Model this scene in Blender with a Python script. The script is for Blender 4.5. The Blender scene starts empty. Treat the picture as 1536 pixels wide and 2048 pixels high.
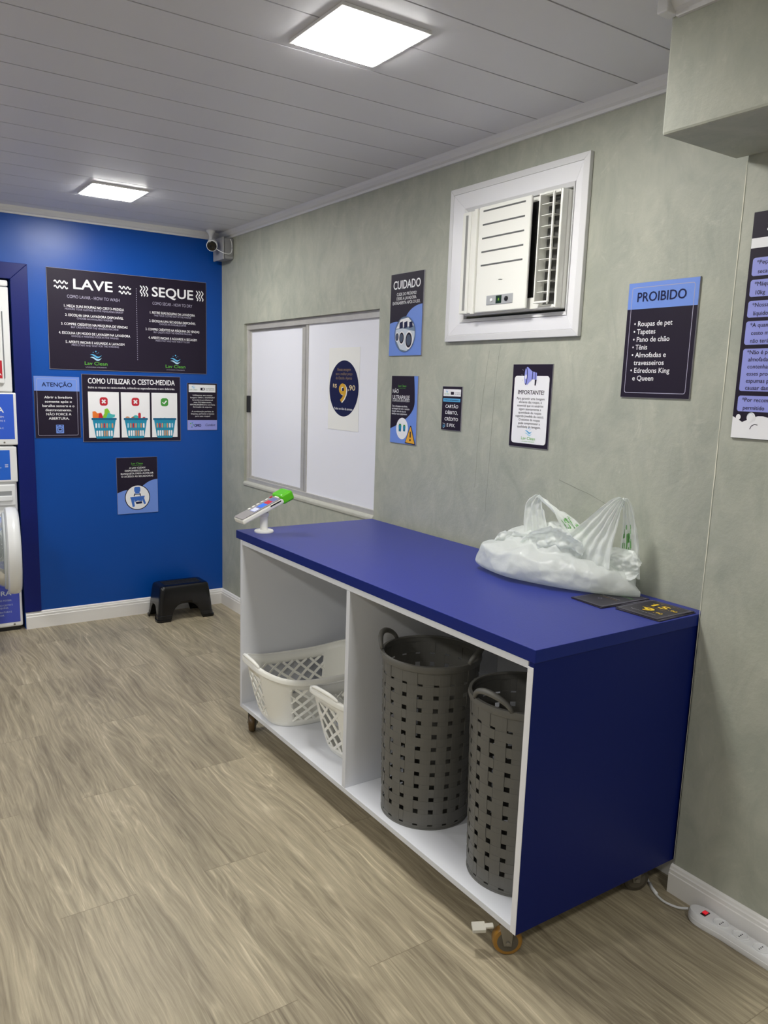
import bpy, bmesh, math, random
from mathutils import Vector, Matrix, noise
SC = bpy.context.scene
COL = SC.collection
PI = math.pi
random.seed(7)

# ------------------------------------------------------------------ camera
cd = bpy.data.cameras.new('camera')
cam = bpy.data.objects.new('camera', cd); COL.objects.link(cam)
R_ = Vector((0.8356299, -0.54853415, 0.0288611)); U_ = Vector((0.0698367, 0.15821052, 0.98493262)); F_ = Vector((0.54483531, 0.82102358, -0.17051326))
m = Matrix((R_, U_, -F_)).transposed().to_4x4(); m.translation = Vector((-2.46209901, -5.74068406, 1.76019))
cam.matrix_world = m
cd.sensor_fit = 'VERTICAL'; cd.sensor_height = 36.0; cd.sensor_width = 27.0
cd.lens = 1575.584 / 2048 * 36.0
cd.shift_x = (768 - 728.18) / 2048; cd.shift_y = (1042.895 - 1024) / 2048
cd.clip_start = 0.02
SC.camera = cam
# ------------------------------------------------------------------ view, world, lights
SC.view_settings.view_transform = 'Standard'; SC.view_settings.look = 'None'
SC.view_settings.gamma = 1.0; SC.view_settings.use_curve_mapping = False
SC.view_settings.exposure = 0.0
w = bpy.data.worlds.new('world'); SC.world = w; w.use_nodes = True
w.node_tree.nodes['Background'].inputs[0].default_value = (0.7, 0.8, 1.0, 1); w.node_tree.nodes['Background'].inputs[1].default_value = 0.02
CEIL = 2.83
LAMP_RADIANCE = 88.0
LAMP_COLOR = (1.0, 0.985, 0.94)
# the other ceiling panels of the same 2.6 m grid, outside the frame
for (lx, ly, pw) in ((-3.65, -0.92, 26.0), (-3.65, -3.5, 32.0), (-1.05, -6.15, 20.0), (-3.65, -6.15, 28.0)):
    ld = bpy.data.lights.new('ceiling_lamp', 'AREA'); ld.shape = 'SQUARE'; ld.size = 0.29; ld.energy = pw; ld.color = LAMP_COLOR
    lo = bpy.data.objects.new('ceiling_lamp', ld); COL.objects.link(lo); lo.location = (lx, ly, CEIL - 0.02)

# ------------------------------------------------------------------ materials
def lin(c):
    return tuple(((v / 255) / 12.92 if v / 255 <= 0.04045 else ((v / 255 + 0.055) / 1.055) ** 2.4) for v in c) + (1.0,)
MATS = {}
def mat(name, rgb, rough=0.5, spec=0.5, metal=0.0, trans=0.0, alpha=1.0, emit=None, bump=0.0, bscale=60.0, var=0.0, vscale=8.0, coat=0.0):
    if name in MATS: return MATS[name]
    M = bpy.data.materials.new(name); M.use_nodes = True; nt = M.node_tree; b = nt.nodes['Principled BSDF']
    b.inputs['Base Color'].default_value = lin(rgb); b.inputs['Roughness'].default_value = rough
    b.inputs['Specular IOR Level'].default_value = spec; b.inputs['Metallic'].default_value = metal
    b.inputs['Transmission Weight'].default_value = trans; b.inputs['Alpha'].default_value = alpha
    b.inputs['Coat Weight'].default_value = coat
    if emit:
        b.inputs['Emission Color'].default_value = emit[0]; b.inputs['Emission Strength'].default_value = emit[1]
    if var or bump:
        tc = nt.nodes.new('ShaderNodeTexCoord'); nz = nt.nodes.new('ShaderNodeTexNoise')
        nz.inputs['Scale'].default_value = vscale if var else bscale; nz.inputs['Detail'].default_value = 5
        nt.links.new(tc.outputs['Object'], nz.inputs['Vector'])
        if var:
            mx = nt.nodes.new('ShaderNodeMix'); mx.data_type = 'RGBA'
            mx.inputs[6].default_value = tuple(v * (1 - var) for v in lin(rgb)[:3]) + (1,)
            mx.inputs[7].default_value = tuple(min(1, v * (1 + var)) for v in lin(rgb)[:3]) + (1,)
            nt.links.new(nz.outputs['Fac'], mx.inputs[0]); nt.links.new(mx.outputs[2], b.inputs['Base Color'])
        if bump:
            n2 = nz
            if var:
                n2 = nt.nodes.new('ShaderNodeTexNoise'); n2.inputs['Scale'].default_value = bscale; nt.links.new(tc.outputs['Object'], n2.inputs['Vector'])
            bp = nt.nodes.new('ShaderNodeBump'); bp.inputs['Strength'].default_value = bump; bp.inputs['Distance'].default_value = 0.01
            nt.links.new(n2.outputs['Fac'], bp.inputs['Height']); nt.links.new(bp.outputs['Normal'], b.inputs['Normal'])
    MATS[name] = M
    return M

def cement():
    M = bpy.data.materials.new('burnt_cement'); M.use_nodes = True; nt = M.node_tree; N = nt.nodes; L = nt.links; b = N['Principled BSDF']
    tc = N.new('ShaderNodeTexCoord')
    def nz(scale, detail, rough, dist=0.0, stretch=None):
        n = N.new('ShaderNodeTexNoise'); n.inputs['Scale'].default_value = scale; n.inputs['Detail'].default_value = detail
        n.inputs['Roughness'].default_value = rough; n.inputs['Distortion'].default_value = dist
        if stretch:
            mp = N.new('ShaderNodeMapping'); mp.inputs['Scale'].default_value = stretch; L.new(tc.outputs['Object'], mp.inputs['Vector']); L.new(mp.outputs['Vector'], n.inputs['Vector'])
        else: L.new(tc.outputs['Object'], n.inputs['Vector'])
        return n
    a = nz(1.6, 6, 0.6, 0.8); c = nz(7, 8, 0.65, 1.2, (1, 1, 0.6)); e = nz(45, 4, 0.6); s = nz(5.5, 9, 0.75, 2.5)
    r1 = N.new('ShaderNodeValToRGB'); cr = r1.color_ramp
    cr.elements[0].position = 0.3; cr.elements[0].color = lin((156, 160, 147)); cr.elements[1].position = 0.72; cr.elements[1].color = lin((185, 186, 172))
    L.new(a.outputs['Fac'], r1.inputs['Fac'])
    r2 = N.new('ShaderNodeValToRGB'); cr = r2.color_ramp
    cr.elements[0].position = 0.3; cr.elements[0].color = lin((150, 156, 145)); cr.elements[1].position = 0.7; cr.elements[1].color = lin((194, 195, 181))
    L.new(c.outputs['Fac'], r2.inputs['Fac'])
    m1 = N.new('ShaderNodeMix'); m1.data_type = 'RGBA'; m1.inputs[0].default_value = 0.5
    L.new(r1.outputs['Color'], m1.inputs[6]); L.new(r2.outputs['Color'], m1.inputs[7])
    r3 = N.new('ShaderNodeValToRGB'); cr = r3.color_ramp     # pale trowel smears
    cr.elements[0].position = 0.58; cr.elements[0].color = (0, 0, 0, 1); cr.elements[1].position = 0.78; cr.elements[1].color = (1, 1, 1, 1)
    L.new(s.outputs['Fac'], r3.inputs['Fac'])
    mm = N.new('ShaderNodeMath'); mm.operation = 'MULTIPLY'; mm.inputs[1].default_value = 0.5; L.new(r3.outputs['Color'], mm.inputs[0])
    m2 = N.new('ShaderNodeMix'); m2.data_type = 'RGBA'; m2.inputs[7].default_value = lin((212, 212, 198))
    L.new(mm.outputs[0], m2.inputs[0]); L.new(m1.outputs[2], m2.inputs[6]); L.new(m2.outputs[2], b.inputs['Base Color'])
    rr = N.new('ShaderNodeMapRange'); rr.inputs[3].default_value = 0.46; rr.inputs[4].default_value = 0.62; L.new(c.outputs['Fac'], rr.inputs[0]); L.new(rr.outputs[0], b.inputs['Roughness'])
    bp = N.new('ShaderNodeBump'); bp.inputs['Strength'].default_value = 0.08; bp.inputs['Distance'].default_value = 0.02
    ad = N.new('ShaderNodeMath'); ad.operation = 'ADD'; L.new(c.outputs['Fac'], ad.inputs[0]); L.new(e.outputs['Fac'], ad.inputs[1])
    L.new(ad.outputs[0], bp.inputs['Height']); L.new(bp.outputs['Normal'], b.inputs['Normal'])
    MATS['cement'] = M; return M

def floor_mat():
    M = bpy.data.materials.new('oak_vinyl_planks'); M.use_nodes = True; nt = M.node_tree; N = nt.nodes; L = nt.links; b = N['Principled BSDF']
    tc = N.new('ShaderNodeTexCoord')
    sx = N.new('ShaderNodeSeparateXYZ'); L.new(tc.outputs['Object'], sx.inputs[0])
    def math_(op, a, bb=None):
        n = N.new('ShaderNodeMath'); n.operation = op
        for i, v in enumerate((a, bb)):
            if v is None: continue
            if isinstance(v, (int, float)): n.inputs[i].default_value = v
            else: L.new(v, n.inputs[i])
        return n.outputs[0]
    PW, PL = 0.25, 1.45
    u = math_('ADD', sx.outputs['Y'], 1.82 + PL * 8); v = math_('ADD', sx.outputs['X'], 1.475 + PW * 20)
    row = math_('FLOOR', math_('DIVIDE', v, PW))
    par = math_('MODULO', row, 2.0)
    uu = math_('ADD', u, math_('MULTIPLY', par, PL * 0.49))
    cell = math_('FLOOR', math_('DIVIDE', uu, PL))
    cv = N.new('ShaderNodeCombineXYZ'); L.new(row, cv.inputs[0]); L.new(cell, cv.inputs[1])
    wn = N.new('ShaderNodeTexWhiteNoise'); wn.noise_dimensions = '2D'; L.new(cv.outputs[0], wn.inputs['Vector'])
    rnd = wn.outputs['Value']
    # grain coordinates : long in y, shifted plank by plank
    gx = math_('ADD', math_('MULTIPLY', sx.outputs['X'], 1.0), math_('MULTIPLY', rnd, 17.0)); gy = math_('ADD', sx.outputs['Y'], math_('MULTIPLY', rnd, 31.0))
    wv_ = N.new('ShaderNodeCombineXYZ'); L.new(math_('MULTIPLY', gx, 3.5), wv_.inputs[0]); L.new(math_('MULTIPLY', gy, 1.3), wv_.inputs[1])
    wno = N.new('ShaderNodeTexNoise'); wno.inputs['Scale'].default_value = 1.0; wno.inputs['Detail'].default_value = 3; L.new(wv_.outputs[0], wno.inputs['Vector'])
    gx = math_('ADD', gx, math_('MULTIPLY', math_('SUBTRACT', wno.outputs['Fac'], 0.5), 0.075))
    gv = N.new('ShaderNodeCombineXYZ'); L.new(gx, gv.inputs[0]); L.new(gy, gv.inputs[1])
    def nz(sc, stretch, detail, rough, dist):
        mp = N.new('ShaderNodeMapping'); mp.inputs['Scale'].default_value = stretch; L.new(gv.outputs[0], mp.inputs['Vector'])
        n = N.new('ShaderNodeTexNoise'); n.inputs['Scale'].default_value = sc; n.inputs['Detail'].default_value = detail; n.inputs['Roughness'].default_value = rough; n.inputs['Distortion'].default_value = dist
        L.new(mp.outputs['Vector'], n.inputs['Vector']); return n.outputs['Fac']
    base = nz(1.0, (5, 0.8, 1), 3, 0.5, 0.6)
    # growth-ring bands: distorted sine over the noise field
    sn = math_('SINE', math_('ADD', math_('MULTIPLY', nz(1.0, (4.2, 0.50, 1), 2, 0.5, 0.8), 85.0), math_('MULTIPLY', gx, 150.0)))
    pale = math_('POWER', math_('MAXIMUM', sn, 0.0), 5.0); dark = math_('POWER', math_('MAXIMUM', math_('MULTIPLY', sn, -1.0), 0.0), 4.0)
    ring = math_('MULTIPLY', math_('SUBTRACT', pale, math_('MULTIPLY', dark, 0.6)), math_('SUBTRACT', math_('MULTIPLY', nz(1.0, (9, 1.2, 1), 3, 0.6, 0.5), 2.4), 0.55))
    fine = nz(1.0, (150, 5.0, 1), 7, 0.72, 0.6)
    mid = nz(1.0, (42, 2.1, 1), 5, 0.62, 0.9)
    val = math_('ADD', math_('ADD', math_('MULTIPLY', base, 0.30), math_('MULTIPLY', ring, 0.075)), math_('ADD', math_('MULTIPLY', fine, 0.32), math_('MULTIPLY', mid, 0.44)))
    val = math_('ADD', val, math_('MULTIPLY', math_('SUBTRACT', rnd, 0.5), 0.025))
    rp = N.new('ShaderNodeValToRGB'); cr = rp.color_ramp
    cr.elements[0].position = 0.34; cr.elements[0].color = lin((112, 101, 84)); cr.elements[1].position = 0.74; cr.elements[1].color = lin((222, 211, 184))
    e1 = cr.elements.new(0.5); e1.color = lin((156, 145, 122)); e2 = cr.elements.new(0.61); e2.color = lin((182, 170, 144))
    L.new(val, rp.inputs['Fac'])
    # joints
    fv = math_('FRACT', math_('DIVIDE', v, PW)); fu = math_('FRACT', math_('DIVIDE', uu, PL))
    jv = math_('LESS_THAN', math_('MINIMUM', fv, math_('SUBTRACT', 1.0, fv)), 0.0035)
    ju = math_('LESS_THAN', math_('MINIMUM', fu, math_('SUBTRACT', 1.0, fu)), 0.0009)
    jj = math_('MAXIMUM', math_('MULTIPLY', jv, 0.35), ju)
    mx = N.new('ShaderNodeMix'); mx.data_type = 'RGBA'; mx.inputs[7].default_value = lin((104, 92, 72))
    L.new(math_('MULTIPLY', jj, 0.55), mx.inputs[0]); L.new(rp.outputs['Color'], mx.inputs[6]); L.new(mx.outputs[2], b.inputs['Base Color'])
    b.inputs['Roughness'].default_value = 0.42
    bp = N.new('ShaderNodeBump'); bp.inputs['Strength'].default_value = 0.12; bp.inputs['Distance'].default_value = 0.004
    L.new(math_('SUBTRACT', val, jj), bp.inputs['Height']); L.new(bp.outputs['Normal'], b.inputs['Normal'])
    return M

CEM = cement()
FLOORM = floor_mat()
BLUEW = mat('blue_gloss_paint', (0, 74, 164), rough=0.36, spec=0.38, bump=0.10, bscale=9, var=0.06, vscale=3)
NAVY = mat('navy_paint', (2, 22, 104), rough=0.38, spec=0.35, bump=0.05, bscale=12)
PVC = mat('white_pvc', (222, 222, 228), rough=0.45, bump=0.03, bscale=80)
PVCT = mat('white_pvc_trim', (226, 226, 228), rough=0.4)
BASEB = mat('white_baseboard', (240, 238, 236), rough=0.35)
DARKGAP = mat('dark_gap', (60, 60, 62), rough=0.9)
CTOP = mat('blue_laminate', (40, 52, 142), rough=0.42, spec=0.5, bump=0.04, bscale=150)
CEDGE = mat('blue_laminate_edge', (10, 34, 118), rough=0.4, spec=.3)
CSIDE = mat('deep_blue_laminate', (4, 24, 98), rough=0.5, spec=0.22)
MELA = mat('white_melamine', (226, 228, 234), rough=0.45)
ALU = mat('aluminium', (196, 194, 190), rough=0.38, metal=0.3, var=0.12, vscale=20)
FROST = mat('frosted_film', (236, 237, 246), rough=0.35, spec=0.4)
BLACKP = mat('black_plastic', (20, 20, 23), rough=0.3, spec=0.5)
DGREY = mat('dark_grey_plastic', (104, 103, 99), rough=0.42, spec=0.45)
WPLAS = mat('ivory_plastic', (246, 245, 238), rough=0.35, spec=0.45)
APPL = mat('white_enamel', (240, 241, 242), rough=0.25, spec=0.5)
ACW = mat('white_ac_plastic', (240, 240, 234), rough=0.28)
INK = mat('ink_dark', (34, 26, 44), rough=0.5, spec=0.22)
INKB = mat('ink_navy', (20, 26, 70), rough=0.5, spec=0.22)
PERI = mat('ink_periwinkle', (112, 146, 226), rough=0.4)
LILAC = mat('ink_lilac', (150, 156, 230), rough=0.4)
WHITE = mat('ink_white', (242, 242, 246), rough=0.4)
PAPER = mat('paper', (236, 236, 234), rough=0.6)
DIMW = mat('ink_pale', (176, 172, 196), rough=0.4)
GREEN = mat('ink_green', (96, 178, 62), rough=0.4)
SKYB = mat('ink_skyblue', (92, 176, 226), rough=0.4)
PALEB = mat('ink_paleblue', (176, 216, 240), rough=0.4)
RED = mat('ink_red', (190, 26, 46), rough=0.4)
OKG = mat('ink_okgreen', (66, 150, 58), rough=0.4)
TEAL = mat('ink_teal', (22, 140, 176), rough=0.4)
TEALD = mat('ink_teal_dark', (14, 100, 140), rough=0.4)
ORANGE = mat('ink_orange', (232, 120, 44), rough=0.4)
LIME = mat('ink_lime', (132, 196, 50), rough=0.4)
AQUA = mat('ink_aqua', (70, 182, 184), rough=0.4)
TAN = mat('ink_tan', (206, 150, 110), rough=0.4)
YEL = mat('ink_yellow', (250, 212, 50), rough=0.4)
GOLD = mat('ink_gold', (206, 160, 40), rough=0.4)
CREAM = mat('ink_cream', (226, 206, 160), rough=0.4)
BROWNY = mat('ink_bronze', (150, 126, 96), rough=0.4)
AMBER = mat('ink_amber', (238, 176, 50), rough=0.4)
STICK = mat('sticker_blue', (52, 96, 214), rough=0.35)
STICK2 = mat('sticker_violet', (70, 84, 190), rough=0.35)
STOOLB = mat('ink_stoolblue', (60, 110, 200), rough=0.4)
STEEL = mat('zinc_steel', (150, 146, 138), rough=0.4, metal=0.8)

EDGE = mat('board_core', (150, 148, 156), rough=.6)
# ------------------------------------------------------------------ object helpers
def tag(o, label=None, cat=None, group=None, kind=None):
    if label: o['label'] = label
    if cat: o['category'] = cat
    if group: o['group'] = group
    if kind: o['kind'] = kind
    return o
def empty(name, loc, mtx=None, **kw):
    o = bpy.data.objects.new(name, None); COL.objects.link(o); o.empty_display_size = 0.05
    if mtx is not None: o.matrix_world = mtx
    else: o.location = loc
    return tag(o, **kw)
def wmat(o):
    M = o.matrix_basis.copy(); p = o.parent
    while p is not None: M = p.matrix_basis @ M; p = p.parent
    return M
def obj(name, bm, mats, parent=None, smooth=False, world=True, bevel=0.0, seg=2, solid=0.0, auto=None):
    """link one mesh object; bm is in world coordinates (or in the parent's own when world=False)"""
    me = bpy.data.meshes.new(name)
    if isinstance(bm, tuple): me.from_pydata(bm[0], [], bm[1])
    else: bm.to_mesh(me); bm.free()
    if not isinstance(mats, (list, tuple)): mats = [mats]
    for x in mats: me.materials.append(x)
    if smooth:
        me.polygons.foreach_set('use_smooth', [True] * len(me.polygons))
        if auto: me.set_sharp_from_angle(angle=math.radians(auto))
    o = bpy.data.objects.new(name, me); COL.objects.link(o)
    if parent is not None:
        o.parent = parent
        if world: me.transform(wmat(parent).inverted())
    if solid:
        s = o.modifiers.new('thick', 'SOLIDIFY'); s.thickness = solid; s.offset = 0
    if bevel:
        b = o.modifiers.new('bevel', 'BEVEL'); b.width = bevel; b.segments = seg; b.limit_method = 'ANGLE'; b.angle_limit = math.radians(40)
    return o
def struct(name, bm, mats, **kw):
    o = obj(name, bm, mats, **kw); o['kind'] = 'structure'; return o
def B(): return bmesh.new()
def box(bm, x0, x1, y0, y1, z0, z1, mi=0):
    x0, x1 = min(x0, x1), max(x0, x1); y0, y1 = min(y0, y1), max(y0, y1); z0, z1 = min(z0, z1), max(z0, z1)
    v = [bm.verts.new(p) for p in ((x0, y0, z0), (x1, y0, z0), (x1, y1, z0), (x0, y1, z0), (x0, y0, z1), (x1, y0, z1), (x1, y1, z1), (x0, y1, z1))]
    for f in ((0, 3, 2, 1), (4, 5, 6, 7), (0, 1, 5, 4), (1, 2, 6, 5), (2, 3, 7, 6), (3, 0, 4, 7)):
        bm.faces.new([v[i] for i in f]).material_index = mi
    return bm
def boxes(*args):
    bm = B()
    for a in args: box(bm, *a)
    return bm
def tube(bm, pts, r, n=10, mi=0, cap=True, up=Vector((0, 0, 1))):
    pts = [Vector(p) for p in pts]; rs = r if isinstance(r, (list, tuple)) else [r] * len(pts); rings = []
    for i, p in enumerate(pts):
        d = (pts[min(i + 1, len(pts) - 1)] - pts[max(i - 1, 0)]).normalized()
        a = d.cross(up)
        if a.length < 1e-3: a = d.cross(Vector((1, 0, 0)))
        a.normalize(); b = d.cross(a)
        rings.append([bm.verts.new(p + rs[i] * (math.cos(2 * PI * k / n) * a + math.sin(2 * PI * k / n) * b)) for k in range(n)])
    for i in range(len(rings) - 1):
        for k in range(n):
            bm.faces.new((rings[i][k], rings[i][(k + 1) % n], rings[i + 1][(k + 1) % n], rings[i + 1][k])).material_index = mi
    if cap:
        bm.faces.new(rings[0][::-1]).material_index = mi; bm.faces.new(rings[-1]).material_index = mi
    return bm
def lathe(bm, prof, center, axis='Z', n=40, mi=0, cap=True):
    """prof: list of (radius, height) along the axis"""
    c = Vector(center)
    ax = {'X': (Vector((0, 1, 0)), Vector((0, 0, 1)), Vector((1, 0, 0))), 'Y': (Vector((0, 0, 1)), Vector((1, 0, 0)), Vector((0, 1, 0))), 'Z': (Vector((1, 0, 0)), Vector((0, 1, 0)), Vector((0, 0, 1)))}
    a, b, h = ax[axis] if isinstance(axis, str) else axis
    rings = []
    for (r, z) in prof:
        rings.append([bm.verts.new(c + h * z + r * (math.cos(2 * PI * k / n) * a + math.sin(2 * PI * k / n) * b)) for k in range(n)])
    for i in range(len(rings) - 1):
        for k in range(n):
            bm.faces.new((rings[i][k], rings[i][(k + 1) % n], rings[i + 1][(k + 1) % n], rings[i + 1][k])).material_index = mi
    if cap:
        bm.faces.new(rings[0][::-1]).material_index = mi; bm.faces.new(rings[-1]).material_index = mi
    return bm
def smooth_pts(P, n=6):
    P = [Vector(p) for p in P]; out = []
    for i in range(len(P) - 1):
        p0, p1, p2, p3 = P[max(i - 1, 0)], P[i], P[i + 1], P[min(i + 2, len(P) - 1)]
        for k in range(n):
            t = k / n; out.append(.5 * ((2 * p1) + (p2 - p0) * t + (2 * p0 - 5 * p1 + 4 * p2 - p3) * t * t + (3 * p1 - p0 - 3 * p2 + p3) * t ** 3))
    out.append(P[-1]); return out
def extrude_profile(bm, prof, p0, p1, out, mi=0):
    """prof: (outward, up) closed polygon swept from p0 to p1; out is the outward unit vector"""
    p0, p1, out = Vector(p0), Vector(p1), Vector(out); up = Vector((0, 0, 1))
    a = [bm.verts.new(p0 + out * u + up * v) for u, v in prof]; b = [bm.verts.new(p1 + out * u + up * v) for u, v in prof]
    n = len(prof)
    for i in range(n): bm.faces.new((a[i], a[(i + 1) % n], b[(i + 1) % n], b[i])).material_index = mi
    bm.faces.new(a[::-1]); bm.faces.new(b)
    bmesh.ops.recalc_face_normals(bm, faces=bm.faces)
    return bm

# ------------------------------------------------------------------ room shell
XL, YR = -4.9, -7.7
struct('floor', boxes((XL - 0.1, 0.15, YR - 0.1, 0.95, -0.08, 0.0)), FLOORM)
def wall_holes(x0, x1, a0, a1, z0, z1, holes, axis):
    """slab spanning a0..a1 (along y when axis='x') with rectangular through holes (a, b, zlo, zhi)"""
    bm = B(); A = sorted({a0, a1} | {h[0] for h in holes} | {h[1] for h in holes}); Z = sorted({z0, z1} | {h[2] for h in holes} | {h[3] for h in holes})
    for i in range(len(A) - 1):
        for j in range(len(Z) - 1):
            ca, cz = (A[i] + A[i + 1]) / 2, (Z[j] + Z[j + 1]) / 2
            if any(h[0] < ca < h[1] and h[2] < cz < h[3] for h in holes): continue
            if axis == 'x': box(bm, x0, x1, A[i], A[i + 1], Z[j], Z[j + 1])
            else: box(bm, A[i], A[i + 1], x0, x1, Z[j], Z[j + 1])
    bmesh.ops.remove_doubles(bm, verts=bm.verts, dist=1e-5)
    bad = [f for f in bm.faces if any(len(e.link_faces) > 2 for e in f.edges) and False]
    return bm
WY0, WY1, WZ0, WZ1 = -2.123, -0.400, 1.032, 2.168
AY0, AY1, AZ0, AZ1 = -3.47, -2.84, 2.07, 2.55
struct('wall_right', wall_holes(0.0, 0.14, YR, 0.0, 0.0, CEIL + 0.05, [(WY0, WY1, WZ0, WZ1), (AY0, AY1, AZ0, AZ1)], 'x'), CEM)
struct('wall_back', wall_holes(0.0, 0.12, XL, 0.14, 0.0, CEIL + 0.05, [(-2.78, -1.482, -0.01, 2.378)], 'y'), BLUEW)
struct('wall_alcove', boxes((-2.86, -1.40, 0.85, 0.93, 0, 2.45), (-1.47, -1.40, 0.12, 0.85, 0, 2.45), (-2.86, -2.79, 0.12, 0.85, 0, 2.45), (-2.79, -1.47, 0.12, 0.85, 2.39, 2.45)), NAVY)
struct('wall_left', boxes((XL - 0.1, XL, YR, 0.12, 0, CEIL + 0.05)), mat('grey_paint', (188, 190, 186), rough=0.6))
struct('wall_rear', boxes((XL - 0.1, 0.14, YR - 0.1, YR, 0, CEIL + 0.05)), mat('grey_paint2', (170, 172, 168), rough=0.6))
PX, PY = -0.085, -4.226
struct('wall_pillar', boxes((PX, 0.0, YR, PY, 0.0, CEIL)), CEM, bevel=0.006, seg=2)
WORN = mat('worn_plaster', (226, 224, 206), rough=.7)
bm = B(); zz = .12; rg_ = random.Random(3); prev = None
while zz < 2.484:
    k = .0022 if zz < .9 else .0040
    wdt = max(.0008, k * (.55 + .8 * noise.noise(Vector((0, 3, zz * 5))) + .5 * noise.noise(Vector((1, 3, zz * 23)))))
    v = [bm.verts.new(p) for p in ((PX - .0008, PY - wdt, zz), (PX - .0008, PY + .0004, zz), (PX + .003, PY + .0010, zz))]
    if prev:
        bm.faces.new((prev[0], v[0], v[1], prev[1])); bm.faces.new((prev[1], v[1], v[2], prev[2]))
    prev = v; zz += .012
obj('worn_edge', bm, WORN, parent=bpy.data.objects['wall_pillar'])
struct('trim_4', boxes((-0.452, PX, YR, -4.186, 2.484, CEIL)), CEM, bevel=0.008, seg=2)
# ceiling: PVC planks 24 cm wide running across the room, dark tongue gaps between
bm = B(); y = -3.753 + 0.24 * 16
while y > YR:
    y2 = y - 0.24
    a, b = min(y - 0.0032, 0.0), max(y2 + 0.0032, YR)
    if b < 0: box(bm, XL, 0.0, b, a, CEIL, CEIL + 0.012)
    y = y2
box(bm, XL, 0.14, YR, 0.12, CEIL + 0.012, CEIL + 0.05, 1)
struct('ceiling', bm, [PVC, DARKGAP])
# crown mouldings
CP = [(0, 0.045), (0, 0), (0.012, 0), (0.016, 0.01), (0.03, 0.016), (0.043, 0.03), (0.047, 0.045)]
struct('trim_1', extrude_profile(B(), CP, (0, YR, CEIL - 0.045), (0, -0.0, CEIL - 0.045), (-1, 0, 0)), PVCT)
struct('trim_2', extrude_profile(B(), CP, (XL, 0, CEIL - 0.045), (0, 0, CEIL - 0.045), (0, -1, 0)), PVCT)
bm = extrude_profile(B(), CP, (-0.452, YR, CEIL - 0.045), (-0.452, -4.21, CEIL - 0.045), (-1, 0, 0))
struct('trim_3', bm, PVCT)
box_ = obj('joint_cap', boxes((-0.505, -0.452, -4.212, -4.176, CEIL - 0.04, CEIL)), PVCT, parent=bpy.data.objects['trim_3'], bevel=0.004)
# baseboards
BP = [(0, 0), (0.018, 0), (0.018, 0.085), (0.015, 0.088), (0.015, 0.102), (0.011, 0.106), (0.009, 0.116), (0.003, 0.122), (0, 0.122)]
struct('baseboard_back', extrude_profile(B(), BP, (-1.479, 0, 0), (0, 0, 0), (0, -1, 0)), BASEB)
struct('baseboard_right', extrude_profile(B(), BP, (0, -4.22, 0), (0, 0, 0), (-1, 0, 0)), BASEB)
struct('baseboard_pillar', extrude_profile(B(), [(u, v * 0.86) for u, v in BP], (PX, YR, 0), (PX, PY + 0.004, 0), (-1, 0, 0)), BASEB)
# mitred navy casing around the machine alcove
bm = B()
def quadbox(bm, p, t0, t1, mi=0):   # polygon in (x,z) extruded from y=-t1 to y=-t0
    a = [bm.verts.new((x, -t0, z)) for x, z in p]; b = [bm.verts.new((x, -t1, z)) for x, z in p]; n = len(p)
    for i in range(n): bm.faces.new((a[i], a[(i + 1) % n], b[(i + 1) % n], b[i])).material_index = mi
    bm.faces.new(a).material_index = mi; bm.faces.new(b[::-1]).material_index = mi
quadbox(bm, [(-1.376, 0.122), (-1.376, 2.478), (-1.484, 2.375), (-1.484, 0.122)], 0.0, 0.016)
quadbox(bm, [(-1.3765, 2.4785), (-2.88, 2.4785), (-2.77, 2.3755), (-1.4845, 2.3755)], 0.0, 0.016)
quadbox(bm, [(-2.8805, 0.122), (-2.7705, 0.122), (-2.7705, 2.375), (-2.8805, 2.478)], 0.0, 0.016)
bmesh.ops.recalc_face_normals(bm, faces=bm.faces)
struct('trim_5', bm, NAVY, bevel=0.002)

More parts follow.
